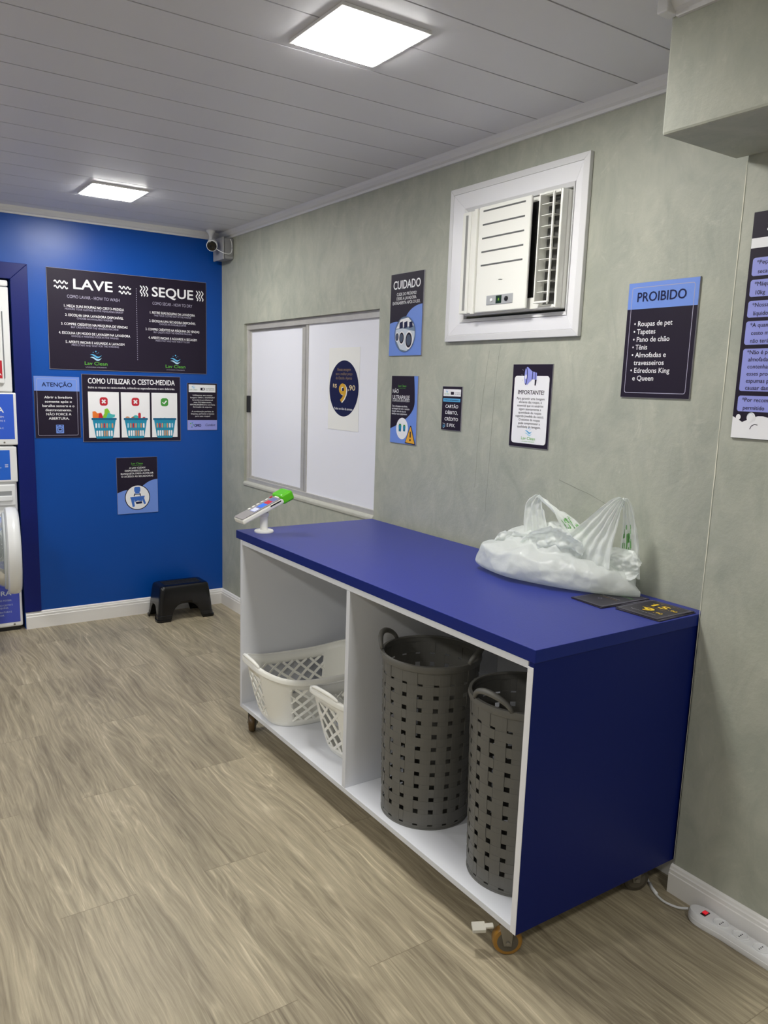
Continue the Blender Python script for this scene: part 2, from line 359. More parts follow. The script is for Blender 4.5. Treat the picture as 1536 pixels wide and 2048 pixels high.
# ------------------------------------------------------------------ flat printing helpers
_tc = {}
def text_mesh(s, bold):
    k = (s, bold)
    if k in _tc: return _tc[k]
    cu = bpy.data.curves.new('lettering', 'FONT'); cu.body = s; cu.size = 1.0; cu.resolution_u = 3; cu.offset = 0.0; cu.fill_mode = 'BOTH'
    o = bpy.data.objects.new('lettering', cu); COL.objects.link(o)
    dg = bpy.context.evaluated_depsgraph_get(); me = bpy.data.meshes.new_from_object(o.evaluated_get(dg), depsgraph=dg)
    V = [(v.co.x, v.co.y) for v in me.vertices]; Fc = [tuple(p.vertices) for p in me.polygons]
    bpy.data.objects.remove(o); bpy.data.curves.remove(cu); bpy.data.meshes.remove(me)
    _tc[k] = (V, Fc); return _tc[k]
class Flat:
    """collects flat printed shapes in sign coordinates: u right, v up, both in metres"""
    def __init__(s): s.V = []; s.F = []; s.MI = []; s.mats = []; s.cuts = []
    def mi(s, m):
        if m not in s.mats: s.mats.append(m)
        return s.mats.index(m)
    def poly(s, pts, m, lv=1):
        A = sum(pts[i][0] * pts[(i + 1) % len(pts)][1] - pts[(i + 1) % len(pts)][0] * pts[i][1] for i in range(len(pts)))
        if A < 0: pts = pts[::-1]
        n = len(s.V); s.V += [(x, y, lv * 0.0005) for x, y in pts]; s.F.append(tuple(range(n, n + len(pts)))); s.MI.append(s.mi(m)); return s
    def rect(s, u0, v0, u1, v1, m, lv=1): return s.poly([(u0, v0), (u1, v0), (u1, v1), (u0, v1)], m, lv)
    def rrect(s, u0, v0, u1, v1, r, m, lv=1, n=6):
        P = []
        for cx, cy, a0 in ((u1 - r, v1 - r, 0), (u0 + r, v1 - r, 90), (u0 + r, v0 + r, 180), (u1 - r, v0 + r, 270)):
            P += [(cx + r * math.cos(math.radians(a0 + 90 * k / n)), cy + r * math.sin(math.radians(a0 + 90 * k / n))) for k in range(n + 1)]
        return s.poly(P, m, lv)
    def ell(s, u, v, a, b, m, lv=1, n=40, a0=0, a1=360):
        k = n if a1 - a0 >= 360 else n + 1
        return s.poly([(u + a * math.cos(math.radians(a0 + (a1 - a0) * i / n)), v + b * math.sin(math.radians(a0 + (a1 - a0) * i / n))) for i in range(k)], m, lv)
    def line(s, pts, wd, m, lv=1, close=False):
        pts = [Vector(p) for p in pts]; n = len(pts); L = []; Rr = []
        for i in range(n):
            if close: d = pts[(i + 1) % n] - pts[i - 1]
            else: d = pts[min(i + 1, n - 1)] - pts[max(i - 1, 0)]
            d.normalize(); q = Vector((-d.y, d.x)) * wd / 2; L.append(pts[i] + q); Rr.append(pts[i] - q)
        for i in range(n if close else n - 1):
            j = (i + 1) % n
            s.poly([tuple(Rr[i]), tuple(Rr[j]), tuple(L[j]), tuple(L[i])], m, lv)
        return s
    def text(s, t, u, v, cap, m, lv=2, width=None, align='c', bold=0.0, slant=0.0):
        """u,v: anchor of the line's cap-height box (v is its middle); cap: cap height"""
        V, Fc = text_mesh(t, 0)
        if not V: return s
        xs = [p[0] for p in V]; x0, x1 = min(xs), max(xs); k = cap / 0.70; kx = k
        if width: kx = width / (x1 - x0)
        w_ = (x1 - x0) * kx; ox = {'c': u - w_ / 2, 'l': u, 'r': u - w_}[align]
        s.cuts.append((len(s.V), len(s.F))); n = len(s.V); mi_ = s.mi(m)
        d = bold * .62 * k
        for q, (dx, dy) in enumerate(((0, 0), (d, 0), (-d, 0), (0, d * .8), (0, -d * .8)) if bold else ((0, 0),)):     # heavier weight: the stroke spread sideways
            n = len(s.V)
            for (x, y) in V: s.V.append((ox + (x - x0) * kx + slant * y * k + dx, v - cap / 2 + y * k + dy, lv * 0.0005 + q * .00001))
            for f in Fc: s.F.append(tuple(n + i for i in f)); s.MI.append(mi_)
        return s
    def build(s, name, parent, w0):
        if name in ("lettering", "title") and len(s.cuts) > 1:      # every printed line is a part of its own
            ends = s.cuts[1:] + [(len(s.V), len(s.F))]; o = None
            for (v0, f0), (v1, f1) in zip(s.cuts, ends):
                q = Flat(); q.V = s.V[v0:v1]; q.F = [tuple(i - v0 for i in f) for f in s.F[f0:f1]]; q.mats = [s.mats[s.MI[f0]]]; q.MI = [0] * (f1 - f0)
                o = q.build('lettering', parent, w0)
            return o
        me = bpy.data.meshes.new(name); me.from_pydata([(a, b, c + w0) for a, b, c in s.V], [], s.F)
        for m_ in s.mats: me.materials.append(m_)
        me.polygons.foreach_set('material_index', s.MI)
        o = bpy.data.objects.new(name, me); COL.objects.link(o); o.parent = parent; return o
MR = Matrix(((0, 0, -1, 0), (-1, 0, 0, 0), (0, 1, 0, 0), (0, 0, 0, 1)))      # sign frame on the grey wall
MB_ = Matrix(((1, 0, 0, 0), (0, 0, -1, 0), (0, 1, 0, 0), (0, 0, 0, 1)))      # sign frame on the blue wall
def sign(name, wall, a, z, w_, h, label, cat='sign', t=0.006, rot=0.0, x=0.0, board=None):
    M = (MR if wall == 'r' else MB_).copy(); M.translation = Vector((x, a, z)) if wall == 'r' else Vector((a, x, z))
    if rot: M = M @ Matrix.Rotation(math.radians(rot), 4, 'Z')
    e = empty(name, None, mtx=M, label=label, cat=cat)
    obj('board', boxes((0, w_, 0, h, 0, t)), board or EDGE, parent=e, world=False)
    return e, t
def logo(F, u, v, s, lv=2, sub=DIMW, serif=GREEN):
    """wave mark over the two-word shop name, s = width of the word"""
    for dy, mm in ((0.30, SKYB), (0.18, PALEB)):
        P = []; n = 14
        for i in range(n + 1):
            x = -0.26 + 0.52 * i / n; P.append((u + s * x, v + s * (dy + 0.05 * math.sin(i / n * 2 * PI + 0.3))))
        for i in range(n, -1, -1):
            x = -0.26 + 0.52 * i / n; th = 0.085 * math.sin(PI * i / n); P.append((u + s * x, v + s * (dy + 0.05 * math.sin(i / n * 2 * PI + 0.3) - th)))
        F.poly(P, mm, lv)
    for dx, dy, r in ((-0.12, 0.43, 0.018), (0.0, 0.47, 0.03), (0.12, 0.42, 0.016), (0.05, 0.38, 0.015)): F.ell(u + s * dx, v + s * dy, s * r, s * r, SKYB, lv, 10)
    F.text('Lav Clean', u, v - s * 0.06, s * 0.15, serif, lv, width=s, bold=0.012)
    F.text('LAVANDERIA INTELIGENTE', u, v - s * 0.23, s * 0.045, sub, lv, width=s * 0.92)
def wave_h(F, u, v, w_, amp, wd, m):
    F.line([(u + w_ * i / 30, v + amp * math.sin(i / 30 * 6 * PI)) for i in range(31)], wd, m, 2)
def wave_v(F, u, v, h, amp, wd, m):
    F.line([(u + amp * math.sin(i / 24 * 3.4 * PI), v + h * i / 24) for i in range(25)], wd, m, 2)

# ---- wash / dry instructions
W_, H_ = 1.129, 0.669
e, t = sign('instruction_sign', 'b', -1.257, 1.807, W_, H_, 'wide dark sign reading LAVE and SEQUE on the blue wall', t=0.005)
Flat().rect(0.002, 0.002, W_ - 0.002, H_ - 0.002, INK).build('print', e, t)
F = Flat(); U = lambda f: f * W_; Vv = lambda f: H_ * (1 - f)
F.text('LAVE', U(.27), Vv(.14), .066, WHITE, width=U(.232), bold=.035).text('SEQUE', U(.772), Vv(.147), .066, WHITE, width=U(.272), bold=.035)
F.text('COMO LAVAR - HOW TO WASH', U(.272), Vv(.268), .021, DIMW, width=U(.315)).text('COMO SECAR - HOW TO DRY', U(.77), Vv(.268), .021, DIMW, width=U(.265))
for i, (a, b, wa, wb) in enumerate((('1. MEÇA SUAS ROUPAS NO CESTO-MEDIDA', 'MEASURE YOUR CLOTHES IN THE MEASURING BASKET', .36, .35), ('2. ESCOLHA UMA LAVADORA DISPONÍVEL', 'CHOOSE AN AVAILABLE WASHER', .35, .215),
      ('3. COMPRE CRÉDITOS NA MÁQUINA DE VENDAS', 'BUY CREDITS FROM THE VENDING MACHINE', .40, .285), ('4. ESCOLHA UM MODO DE LAVAGEM NA LAVADORA', 'CHOOSE A WASHING MODE IN THE WASHER', .43, .285), ('5. APERTE INICIAR E AGUARDE A LAVAGEM', 'PRESS START AND WAIT FOR THE WASHING', .355, .285))):
    F.text(a, U(.275), Vv(.362 + .0895 * i), .0165, WHITE, width=U(wa), bold=.018).text(b, U(.275), Vv(.392 + .0895 * i), .0125, DIMW, width=U(wb))
for i, (a, b, wa, wb) in enumerate((('1. RETIRE SUAS ROUPAS DA LAVADORA', 'TAKE YOUR CLOTHES OUT OF THE WASHER', .30, .25), ('2. ESCOLHA UMA SECADORA DISPONÍVEL', 'CHOOSE AN AVAILABLE DRYER', .31, .18),
      ('3. COMPRE CRÉDITOS NA MÁQUINA DE VENDAS', 'BUY CREDITS FROM THE VENDING MACHINE', .36, .255), ('4. APERTE INICIAR E AGUARDE A SECAGEM', 'PRESS START AND WAIT FOR IT TO DRY', .325, .23))):
    F.text(a, U(.77), Vv(.365 + .0885 * i), .0165, WHITE, width=U(wa), bold=.018).text(b, U(.77), Vv(.394 + .0885 * i), .0125, DIMW, width=U(wb))
F.build('lettering', e, t)
F = Flat()
for i in range(34): F.ell(U(.535), Vv(.135 + .735 * i / 33), .0022, .0042, DIMW, 2, 8)
F.build('dotted_divider', e, t)
for u0, w0 in ((.042, .078), (.426, .074)):
    F = Flat()
    for v0 in (.135, .185): wave_h(F, U(u0), Vv(v0), U(w0), .0085, .0075, WHITE)
    F.build('wave_icon', e, t)
for u0 in (.566, .936):
    F = Flat()
    for k in range(3): wave_v(F, U(u0 + .018 * k), Vv(.205), .072, .0062, .0075, WHITE)
    F.build('wave_icon', e, t)
F = Flat(); logo(F, U(.275), Vv(.915), .155); F.build('logo', e, t)
F = Flat(); logo(F, U(.785), Vv(.915), .150); F.build('logo', e, t)

# ---- how to use the measuring basket
W_, H_ = 0.712, 0.472
e, t = sign('instruction_sign', 'b', -1.049, 1.308, W_, H_, 'dark sign with three panels of laundry baskets, below the wide LAVE SEQUE sign', t=0.005)
Flat().rect(0.002, 0.002, W_ - 0.002, H_ - 0.002, INK).build('print', e, t)
F = Flat(); F.text('COMO UTILIZAR O CESTO-MEDIDA', U(.5), Vv(.095), .037, WHITE, width=U(.88), bold=.03).text('Insira as roupas no cesto-medida, soltando-as separadamente e sem dobrá-las.', U(.5), Vv(.19), .015, WHITE, width=U(.88), bold=.012)
F.build('lettering', e, t)
for k, (u0, u1) in enumerate(((.055, .358), (.378, .672), (.692, .965))):
    F = Flat(); a, b = U(u0), U(u1); c = (a + b) / 2; F.rect(a, Vv(.94), b, Vv(.255), WHITE, 2)
    F.rrect(c - .028, Vv(.46), c + .028, Vv(.335), .018, OKG if k == 2 else RED, 3)
    y = Vv(.398)
    if k == 2: F.line([(c - .015, y), (c - .004, y - .011), (c + .015, y + .011)], .009, WHITE, 4)
    else:
        F.line([(c - .012, y - .012), (c + .012, y + .012)], .010, WHITE, 4); F.line([(c - .012, y + .012), (c + .012, y - .012)], .010, WHITE, 4)
    yb = Vv(.66); hw = .082
    if k == 0:
        F.poly([(c - .08, yb), (c - .08, yb + .052), (c - .062, yb + .056), (c - .045, yb + .04), (c - .02, yb + .046), (c, yb)], ORANGE, 3).poly([(c - .04, yb), (c - .035, yb + .038), (c - .018, yb + .042), (c - .005, yb)], RED, 4)
        F.poly([(c - .02, yb), (c + .002, yb + .038), (c + .005, yb + .07), (c + .025, yb + .076), (c + .04, yb + .055), (c + .05, yb)], LIME, 3).poly([(c + .01, yb), (c + .03, yb + .046), (c + .055, yb + .034), (c + .078, yb + .032), (c + .074, yb + .014), (c + .03, yb)], AQUA, 4)
    elif k == 1:
        for du, r, mm in ((-.06, .018, TAN), (-.02, .016, ORANGE), (.0, .026, AQUA), (.06, .014, RED)): F.ell(c + du, yb, r, r * 1.1, mm, 3, 16)
        F.rrect(c + .018, yb, c + .037, yb + .046, .009, RED, 4)
    else:
        for du, r, mm in ((-.055, .012, AQUA), (-.03, .013, RED), (.0, .014, AQUA), (.03, .012, TAN), (.055, .013, AQUA)): F.ell(c + du, yb, r, r * .7, mm, 3, 16)
    F.poly([(c - hw, yb), (c + hw, yb), (c + hw * .74, yb - .128), (c + hw * .66, yb - .138), (c - hw * .66, yb - .138), (c - hw * .74, yb - .128)], TEAL, 5)
    F.rrect(c - hw - .006, yb - .006, c + hw + .006, yb + .008, .004, TEALD, 6)
    for i in range(7):
        for j, (ya, yc) in enumerate(((-.062, -.03), (-.122, -.082))):
            x = c + (-.057 + .019 * i) * (1 if j == 0 else .9); mm = (WHITE, PALEB, TAN, RED, TAN, AQUA, TAN)[(i + k) % 7] if j == 0 else (WHITE if i not in (3, 4) else TAN)
            F.rrect(x - .0055, yb + ya, x + .0055, yb + yc, .003, mm, 6, 3)
    F.build('basket_panel', e, t)

# ---- attention sign
def bordered(name, wall, a, z, W0, H0, head, label, headfrac, bordm, **kw):
    e, t = sign(name, wall, a, z, W0, H0, label, **kw)
    Flat().rect(.001, .001, W0 - .001, H0 - .001, INK).build('print', e, t)
    Flat().rect(.001, H0 * (1 - headfrac), W0 - .001, H0 - .001, PERI, 2).build('header_panel', e, t)
    F = Flat(); p = .05 * W0 + .003; r = .008; P = []
    for cx, cy, a0 in ((W0 - p - r, H0 - p - r, 0), (p + r, H0 - p - r, 90), (p + r, p + r, 180), (W0 - p - r, p + r, 270)):
        P += [(cx + r * math.cos(math.radians(a0 + 90 * k / 4)), cy + r * math.sin(math.radians(a0 + 90 * k / 4))) for k in range(5)]
    F.line(P, .0022, bordm, 3, close=True).build('border_line', e, t)
    return e, t
def washer_icon(F, u, v, w_, m1=PERI, m2=INK, lv=3):
    h = w_ * 1.12
    F.rrect(u - w_ / 2, v - h / 2, u + w_ / 2, v + h / 2, w_ * .07, m1, lv); F.rect(u - w_ * .42, v + h * .34, u - w_ * .12, v + h * .42, m2, lv + 1); F.rect(u + w_ * .1, v + h * .34, u + w_ * .36, v + h * .42, m2, lv + 1)
    F.ell(u, v - h * .08, w_ * .36, w_ * .36, m2, lv + 1); F.ell(u, v - h * .08, w_ * .31, w_ * .31, m1, lv + 2); F.poly([(u - w_ * .2, v - h * .02), (u, v + h * .06), (u + w_ * .2, v - h * .04), (u + w_ * .16, v - h * .14), (u, v - h * .12), (u - w_ * .14, v - h * .15)], m2, lv + 3)
W_, H_ = .299, .418
e, t = bordered('warning_sign', 'b', -1.364, 1.339, W_, H_, 'x', 'sign with light blue ATENÇÃO header beside the navy alcove casing', .235, DIMW, t=.004)
F = Flat(); F.text('ATENÇÃO', U(.5), Vv(.13), .028, INKB, lv=4, width=U(.66), bold=.02)
for i, (s, wd) in enumerate((('Abrir a lavadora', .61), ('somente após o', .59), ('barulho sonoro e o', .70), ('destravamento.', .58), ('NÃO FORCE A', .55), ('ABERTURA.', .45))): F.text(s, U(.52), Vv(.335 + .069 * i), .0165, WHITE, lv=4, width=U(wd), bold=.025)
F.build('lettering', e, t); F = Flat(); washer_icon(F, U(.535), Vv(.855), .052); F.build('washer_icon', e, t)

# ---- product sign
W_, H_ = .238, .352
e, t = sign('product_sign', 'b', -.282, 1.386, W_, H_, 'small sign with white logo strip on top, rightmost on the blue wall', t=.004)
Flat().rect(.001, .001, W_ - .001, H_ - .001, INK).build('print', e, t)
Flat().rect(.001, .001, W_ - .001, H_ * .215, LILAC, 2).build('footer_panel', e, t)
F = Flat(); F.rect(U(.05), Vv(.19), U(.945), Vv(.03), WHITE, 2); logo(F, U(.2), Vv(.125), .062, 3, sub=DIMW, serif=mat('ink_greygreen', (130, 160, 130), 0.4))
F.rect(U(.44), Vv(.15), U(.52), Vv(.095), INK, 3); F.rrect(U(.5), Vv(.15), U(.58), Vv(.095), .006, INK, 3); F.ell(U(.53), Vv(.122), .006, .007, WHITE, 4, 12)
F.text('LAVANDERIA', U(.76), Vv(.108), .0068, INK, 3, width=U(.29)).text('SELF SERVICE', U(.76), Vv(.14), .0068, INK, 3, width=U(.29)); F.build('logo_strip', e, t)
F = Flat()
for s, wd, v in (('Utilizamos em nossas', .66, .255), ('lavagens OMO e COMFORT', .82, .305), ('lavanderia profissional', .68, .355), ('com PH balanceado,', .6, .405), ('HIPOALERGÊNICO e com baixa', .84, .455), ('formação de espuma.', .64, .505), ('A combinação perfeita de', .74, .6), ('limpeza, perfume e maciez', .78, .65), ('para suas roupas!', .5, .7)): F.text(s, U(.51), Vv(v), .0095, WHITE, 3, width=U(wd), bold=.012)
F.build('lettering', e, t)
F = Flat(); F.text('OMO', U(.34), Vv(.9), .022, INKB, 3, width=U(.22), bold=.05)
for k in range(5): F.ell(U(.14) + .012 * math.cos(k * 1.2), Vv(.89) + .016 * math.sin(k * 1.2), .005, .004, (OKG, TEAL, GREEN, DIMW, TEALD)[k], 3, 12)
F.build('logo', e, t); F = Flat(); F.text('Comfort', U(.76), Vv(.89), .018, INKB, 3, width=U(.34), slant=.25); F.build('logo', e, t)

# ---- stool sign (dark top, periwinkle wave and round picture)
def wavy(F, W0, H0, pts, m, lv=2):
    F.poly([(0.001, 0.001), (W0 - .001, .001)] + pts[::-1], m, lv)
W_, H_ = .302, .415
e, t = sign('stool_sign', 'b', -.821, .774, W_, H_, 'portrait sign with round picture of a blue stool, lowest on the blue wall', t=.004, rot=.35)
Flat().rect(.001, .001, W_ - .001, H_ - .001, INK).build('print', e, t)
F = Flat(); P = [(.001 + (W_ - .002) * i / 40, 0) for i in range(41)]
def wv(x):
    a = .375 * H_ + .055 * H_ * math.sin(min(1, x / .3) * PI / 2) if x < .42 else 0
    b = .40 * H_ + .20 * H_ * (1 - ((1 - x) / .5) ** 2) if x > .42 else 0
    return max(a, b)
wavy(F, W_, H_, [(u, wv(u / W_)) for u, _ in P], PERI); F.build('wave_panel', e, t)
F = Flat(); logo(F, U(.5), Vv(.095), .085, 3, sub=GREEN)
for i, (s, wd) in enumerate((('A LAV CLEAN', .39), ('DISPONIBILIZA ESTA', .6), ('BANQUETA PARA AUXILIAR', .8), ('O ACESSO AS SECADORAS', .78))): F.text(s, U(.5), Vv(.185 + .05 * i), .0125, WHITE, 3, width=U(wd), bold=.02)
F.build('lettering', e, t)
F = Flat(); c, d = U(.49), Vv(.715); F.ell(c, d, .094, .094, INK, 3); F.ell(c, d, .088, .088, WHITE, 4)
F.poly([(c - .055, d + .004), (c + .055, d + .01), (c + .048, d - .008), (c - .05, d - .014)], STOOLB, 5)
for q in ([(c - .05, d - .012), (c - .028, d - .010), (c - .022, d - .066), (c - .038, d - .07)], [(c + .03, d - .006), (c + .048, d - .006), (c + .062, d - .05), (c + .048, d - .055)], [(c - .028, d - .012), (c + .032, d - .008), (c + .035, d - .03), (c + .0, d - .024), (c - .022, d - .034)]): F.poly(q, STOOLB, 5)
F.poly([(c - .016, d - .034), (c + .03, d - .03), (c + .034, d - .046), (c - .01, d - .05)], INKB, 5)
F.rrect(c - .024, d + .04, c + .022, d + .078, .01, STOOLB, 5); F.rect(c - .018, d + .028, c + .016, d + .04, STOOLB, 5); F.line([(c - .02, d + .03), (c - .026, d + .01)], .007, INKB, 6); F.line([(c + .018, d + .03), (c + .022, d + .01)], .007, INKB, 6); F.line([(c - .022, d + .022), (c + .02, d + .022)], .005, INKB, 6)
F.build('stool_picture', e, t)

# ---- grey wall signs
W_, H_ = .282, .415
e, t = sign('care_sign', 'r', -2.231, 1.916, W_, H_, 'sign reading CUIDADO with round photo of washing machines, above the window corner', t=.006)
Flat().rect(.001, .001, W_ - .001, H_ - .001, INK).build('print', e, t)
F = Flat()
def wv(x): return max(.40 * H_ + .02 * H_ * math.sin(x / .4 * PI) if x < .45 else 0, .36 * H_ + .25 * H_ * math.sqrt(max(0, 1 - ((1 - x) / .55) ** 2)) if x > .45 else 0)
wavy(F, W_, H_, [(u, wv(u / W_)) for u, _ in P if u <= W_] , PERI); F.build('wave_panel', e, t)
F = Flat(); F.text('CUIDADO', U(.5), Vv(.135), .042, WHITE, 3, width=U(.82), bold=.03)
for i, (s, wd) in enumerate((('CUIDE DO PRÓXIMO!', .6), ('DEIXE A LAVADORA', .6), ('ENTREABERTA APÓS O USO.', .84))): F.text(s, U(.5), Vv(.25 + .052 * i), .0155, WHITE, 3, width=U(wd), bold=.008)
F.build('lettering', e, t)
F = Flat(); c, d, r = U(.5), Vv(.74), .088; F.ell(c, d, r, r, mat('ink_greyblue', (120, 140, 165), 0.4), 3)
def clipc(pts): return [(c + (x - c) * min(1, r * .985 / max(1e-6, math.hypot(x - c, y - d))), d + (y - d) * min(1, r * .985 / max(1e-6, math.hypot(x - c, y - d)))) for x, y in pts]
SIL = mat('ink_silver', (205, 214, 226), 0.4)
F.poly(clipc([(c - .08, d + .03), (c + .1, d + .055), (c + .1, d + .06), (c + .03, d + .1), (c - .05, d + .09)]), WHITE, 4)
for x0 in (-.05, -.01, .035): F.poly(clipc([(c + x0, d + .03), (c + x0 + .03, d + .034), (c + x0 + .028, d + .066), (c + x0, d + .06)]), INKB, 5)
F.poly(clipc([(c - .088, d + .028), (c - .02, d + .03), (c + .09, d + .012), (c + .09, d - .05), (c + .02, d - .088), (c - .04, d - .075), (c - .088, d - .02)]), SIL, 4)
for x0, y0, rr in ((-.068, -.012, .024), (-.028, -.018, .034), (.035, -.03, .046)):
    for q, mm in ((1.0, WHITE), (.82, INK), (.6, mat('ink_slate', (70, 82, 104), 0.4))): F.poly(clipc([(c + x0 + rr * .72 * q * math.cos(k * PI / 12), d + y0 + rr * q * math.sin(k * PI / 12)) for k in range(24)]), mm, 5 + int((1 - q) * 6))
F.line([(c + r * math.cos(k * PI / 24), d + r * math.sin(k * PI / 24)) for k in range(48)], .0035, mat('ink_ringgrey', (90, 110, 140), 0.4), 9, close=True)
F.build('laundry_photo', e, t)

W_, H_ = .230, .351
e, t = sign('limit_sign', 'r', -2.266, 1.462, W_, H_, 'sign reading NÃO ULTRAPASSE with yellow warning triangle, right of the window', t=.005)
Flat().rect(.001, .001, W_ - .001, H_ - .001, PERI).build('print', e, t)
F = Flat(); pts = [(.001, H_ - .001), (U(.86), H_ - .001)]
pts += [(U(.86 + .05 * math.sin(k / 20 * PI)) - (U(.86) - U(.0)) * max(0, (k / 20 - .45) / .55) ** 2.2, H_ * (1 - .02 - .77 * k / 20)) for k in range(21)]
F.poly(pts + [(.001, H_ * .21)], INK, 2); F.build('dark_panel', e, t)
F = Flat(); logo(F, U(.42), Vv(.135), .07, 3, sub=GREEN); F.text('NÃO', U(.06), Vv(.225), .021, WHITE, 3, width=U(.23), align='l', bold=.01).text('ULTRAPASSE', U(.06), Vv(.315), .021, WHITE, 3, width=U(.66), align='l', bold=.01).text('O LIMITE DO CESTO-MEDIDA', U(.06), Vv(.365), .0105, WHITE, 3, width=U(.66), align='l', bold=.01)
for i, (s, wd) in enumerate((('Caso ultrapasse esse limite,', .6), ('sua lavagem não terá o resultado', .68), ('desejado, além do risco de', .54), ('danificar nosso equipamento.', .6))): F.text(s, U(.05), Vv(.445 + .038 * i), .0095, WHITE, 3, width=U(wd), align='l', bold=.015)
F.build('lettering', e, t)
F = Flat(); c, d = U(.47), Vv(.775); F.ell(c, d, .052, .056, WHITE, 3)
for x0, s0 in ((-.018, 1.0), (.02, .85)):
    F.poly([(c + x0 - .013 * s0, d + .016 * s0), (c + x0 + .013 * s0, d + .016 * s0), (c + x0 + .010 * s0, d - .016 * s0), (c + x0 - .010 * s0, d - .016 * s0)], TEAL, 4); F.rect(c + x0 - .010 * s0, d + .016 * s0, c + x0 + .010 * s0, d + .024 * s0, OKG, 4); F.rect(c + x0 - .008, d - .01, c + x0 + .008, d - .004, TEALD, 5)
F.build('basket_picture', e, t)
F = Flat(); a, b = U(.8), .006; F.poly([(a - .046, b), (a + .044, b - .004), (a + .004, b + .092), (a - .003, b + .092)], INK, 5); F.poly([(a - .040, b + .004), (a + .039, b + .0), (a + .003, b + .085), (a - .001, b + .085)], AMBER, 6)
F.rrect(a - .004, b + .030, a + .006, b + .062, .004, INK, 7); F.ell(a + .001, b + .018, .006, .006, INK, 7); F.build('warning_triangle', e, t)

W_, H_ = .147, .209
e, t = sign('payment_sign', 'r', -2.697, 1.557, W_, H_, 'small dark sign reading CARTÃO DÉBITO, CRÉDITO E PIX, smallest on grey wall', t=.005)
Flat().rect(.001, .001, W_ - .001, H_ - .001, INK).build('print', e, t)
F = Flat(); F.rect(U(.06), Vv(.225), U(.945), Vv(.065), WHITE, 2); logo(F, U(.24), Vv(.16), .036, 3, sub=DIMW); F.rect(U(.44), Vv(.19), U(.52), Vv(.12), INK, 3); F.rrect(U(.5), Vv(.19), U(.6), Vv(.12), .004, INK, 3); F.text('LAVANDERIA', U(.78), Vv(.14), .0042, INK, 3, width=U(.28)).text('SELF SERVICE', U(.78), Vv(.175), .0042, INK, 3, width=U(.28)); F.build('logo_strip', e, t)
F = Flat(); F.rect(U(.06), Vv(.35), U(.93), Vv(.275), SKYB, 2); F.text('FORMAS DE PAGAMENTO', U(.5), Vv(.312), .0065, INKB, 3, width=U(.76), bold=.015); F.build('header_panel', e, t)
F = Flat()
for s, wd, v in (('CARTÃO', .64, .455), ('DÉBITO,', .62, .595), ('CRÉDITO', .68, .745), ('E PIX.', .42, .885)): F.text(s, U(.52), Vv(v), .0155, WHITE, 3, width=U(wd), bold=.025)
F.build('lettering', e, t)
F = Flat(); c, d = U(.14), Vv(.9)
for k in range(3): F.line([(c + .010 * math.cos(a), d + .004 * math.sin(a) + .005 * (k - 1)) for a in [x * .4 - 2.4 for x in range(9)]], .0022, SKYB, 3)
F.line([(c - .009, d + .011), (c + .01, d + .008), (c + .011, d - .006), (c - .004, d - .013)], .0016, WHITE, 3); F.build('hand_icon', e, t)

W_, H_ = .232, .352
e, t = sign('notice_sign', 'r', -3.177, 1.516, W_, H_, 'sign reading IMPORTANTE! with lilac megaphone over a white panel', t=.005)
Flat().rect(.001, .001, W_ - .001, H_ - .001, INK).build('print', e, t)
F = Flat(); F.rrect(U(.06), Vv(.955), U(.94), Vv(.14), .014, WHITE, 2); F.build('white_panel', e, t)
F = Flat(); F.text('IMPORTANTE!', U(.5), Vv(.335), .018, INK, 3, width=U(.66), bold=.02)
for i, (s, wd) in enumerate((('Para garantir uma lavagem', .7), ('eficiente das roupas, é', .58), ('essencial que os usuários', .66), ('sigam atentamente a', .56), ('quantidade de roupas', .58), ('sugerida (medida do cesto).', .72), ('O excesso de roupas', .54), ('pode comprometer a', .55), ('qualidade da lavagem.', .6))): F.text(s, U(.5), Vv(.41 + .0425 * i), .0100, INK, 3, width=U(wd), bold=.004)
F.build('lettering', e, t); F = Flat(); logo(F, U(.5), Vv(.875), .082, 3, sub=GREEN); F.build('logo', e, t)
F = Flat(); c, d = U(.47), Vv(.145)
F.poly([(c - .028, d + .037), (c - .02, d + .04), (c + .008, d + .021), (c + .036, d + .015), (c + .036, d - .014), (c + .008, d - .012), (c - .018, d - .036), (c - .03, d - .03)], LILAC, 4)
F.poly([(c + .026, d - .014), (c + .036, d - .014), (c + .033, d - .038), (c + .026, d - .038)], INK, 4); F.ell(c - .027, d + .001, .009, .037, INKB, 5, 24); F.ell(c - .028, d + .001, .007, .033, LILAC, 6, 24); F.ell(c - .026, d - .002, .005, .01, WHITE, 7, 16); F.line([(c + .012, d + .02), (c + .011, d - .013)], .003, INKB, 6); F.line([(c + .028, d + .017), (c + .028, d - .014)], .0025, INKB, 6)
for a0 in ((-.05, .03, -.045, .024), (-.055, .006, -.047, .005), (-.05, -.02, -.044, -.014)): F.line([(c + a0[0], d + a0[1]), (c + a0[2], d + a0[3])], .0014, DIMW, 4)
F.build('megaphone', e, t)

W_, H_ = .292, .411
e, t = bordered('prohibited_sign', 'r', -3.759, 1.744, W_, H_, 'x', 'sign with light blue PROIBIDO header and bullet list, right of the air conditioner', .228, DIMW, t=.006)
F = Flat(); F.text('PROIBIDO', U(.49), Vv(.125), .033, INKB, lv=4, width=U(.69), bold=.02)
for i, (s, wd) in enumerate((('• Roupas de pet', .55), ('• Tapetes', .32), ('• Pano de chão', .53), ('• Tênis', .22), ('• Almofadas e', .5), ('   travesseiros', .44), ('• Edredons King', .57), ('   e Queen', .31))): F.text(s, U(.13 + (.04 if s[0] == ' ' else 0)), Vv(.355 + .0675 * i), .0178, WHITE, lv=4, width=U(wd), align='l', bold=.02)
F.build('lettering', e, t)

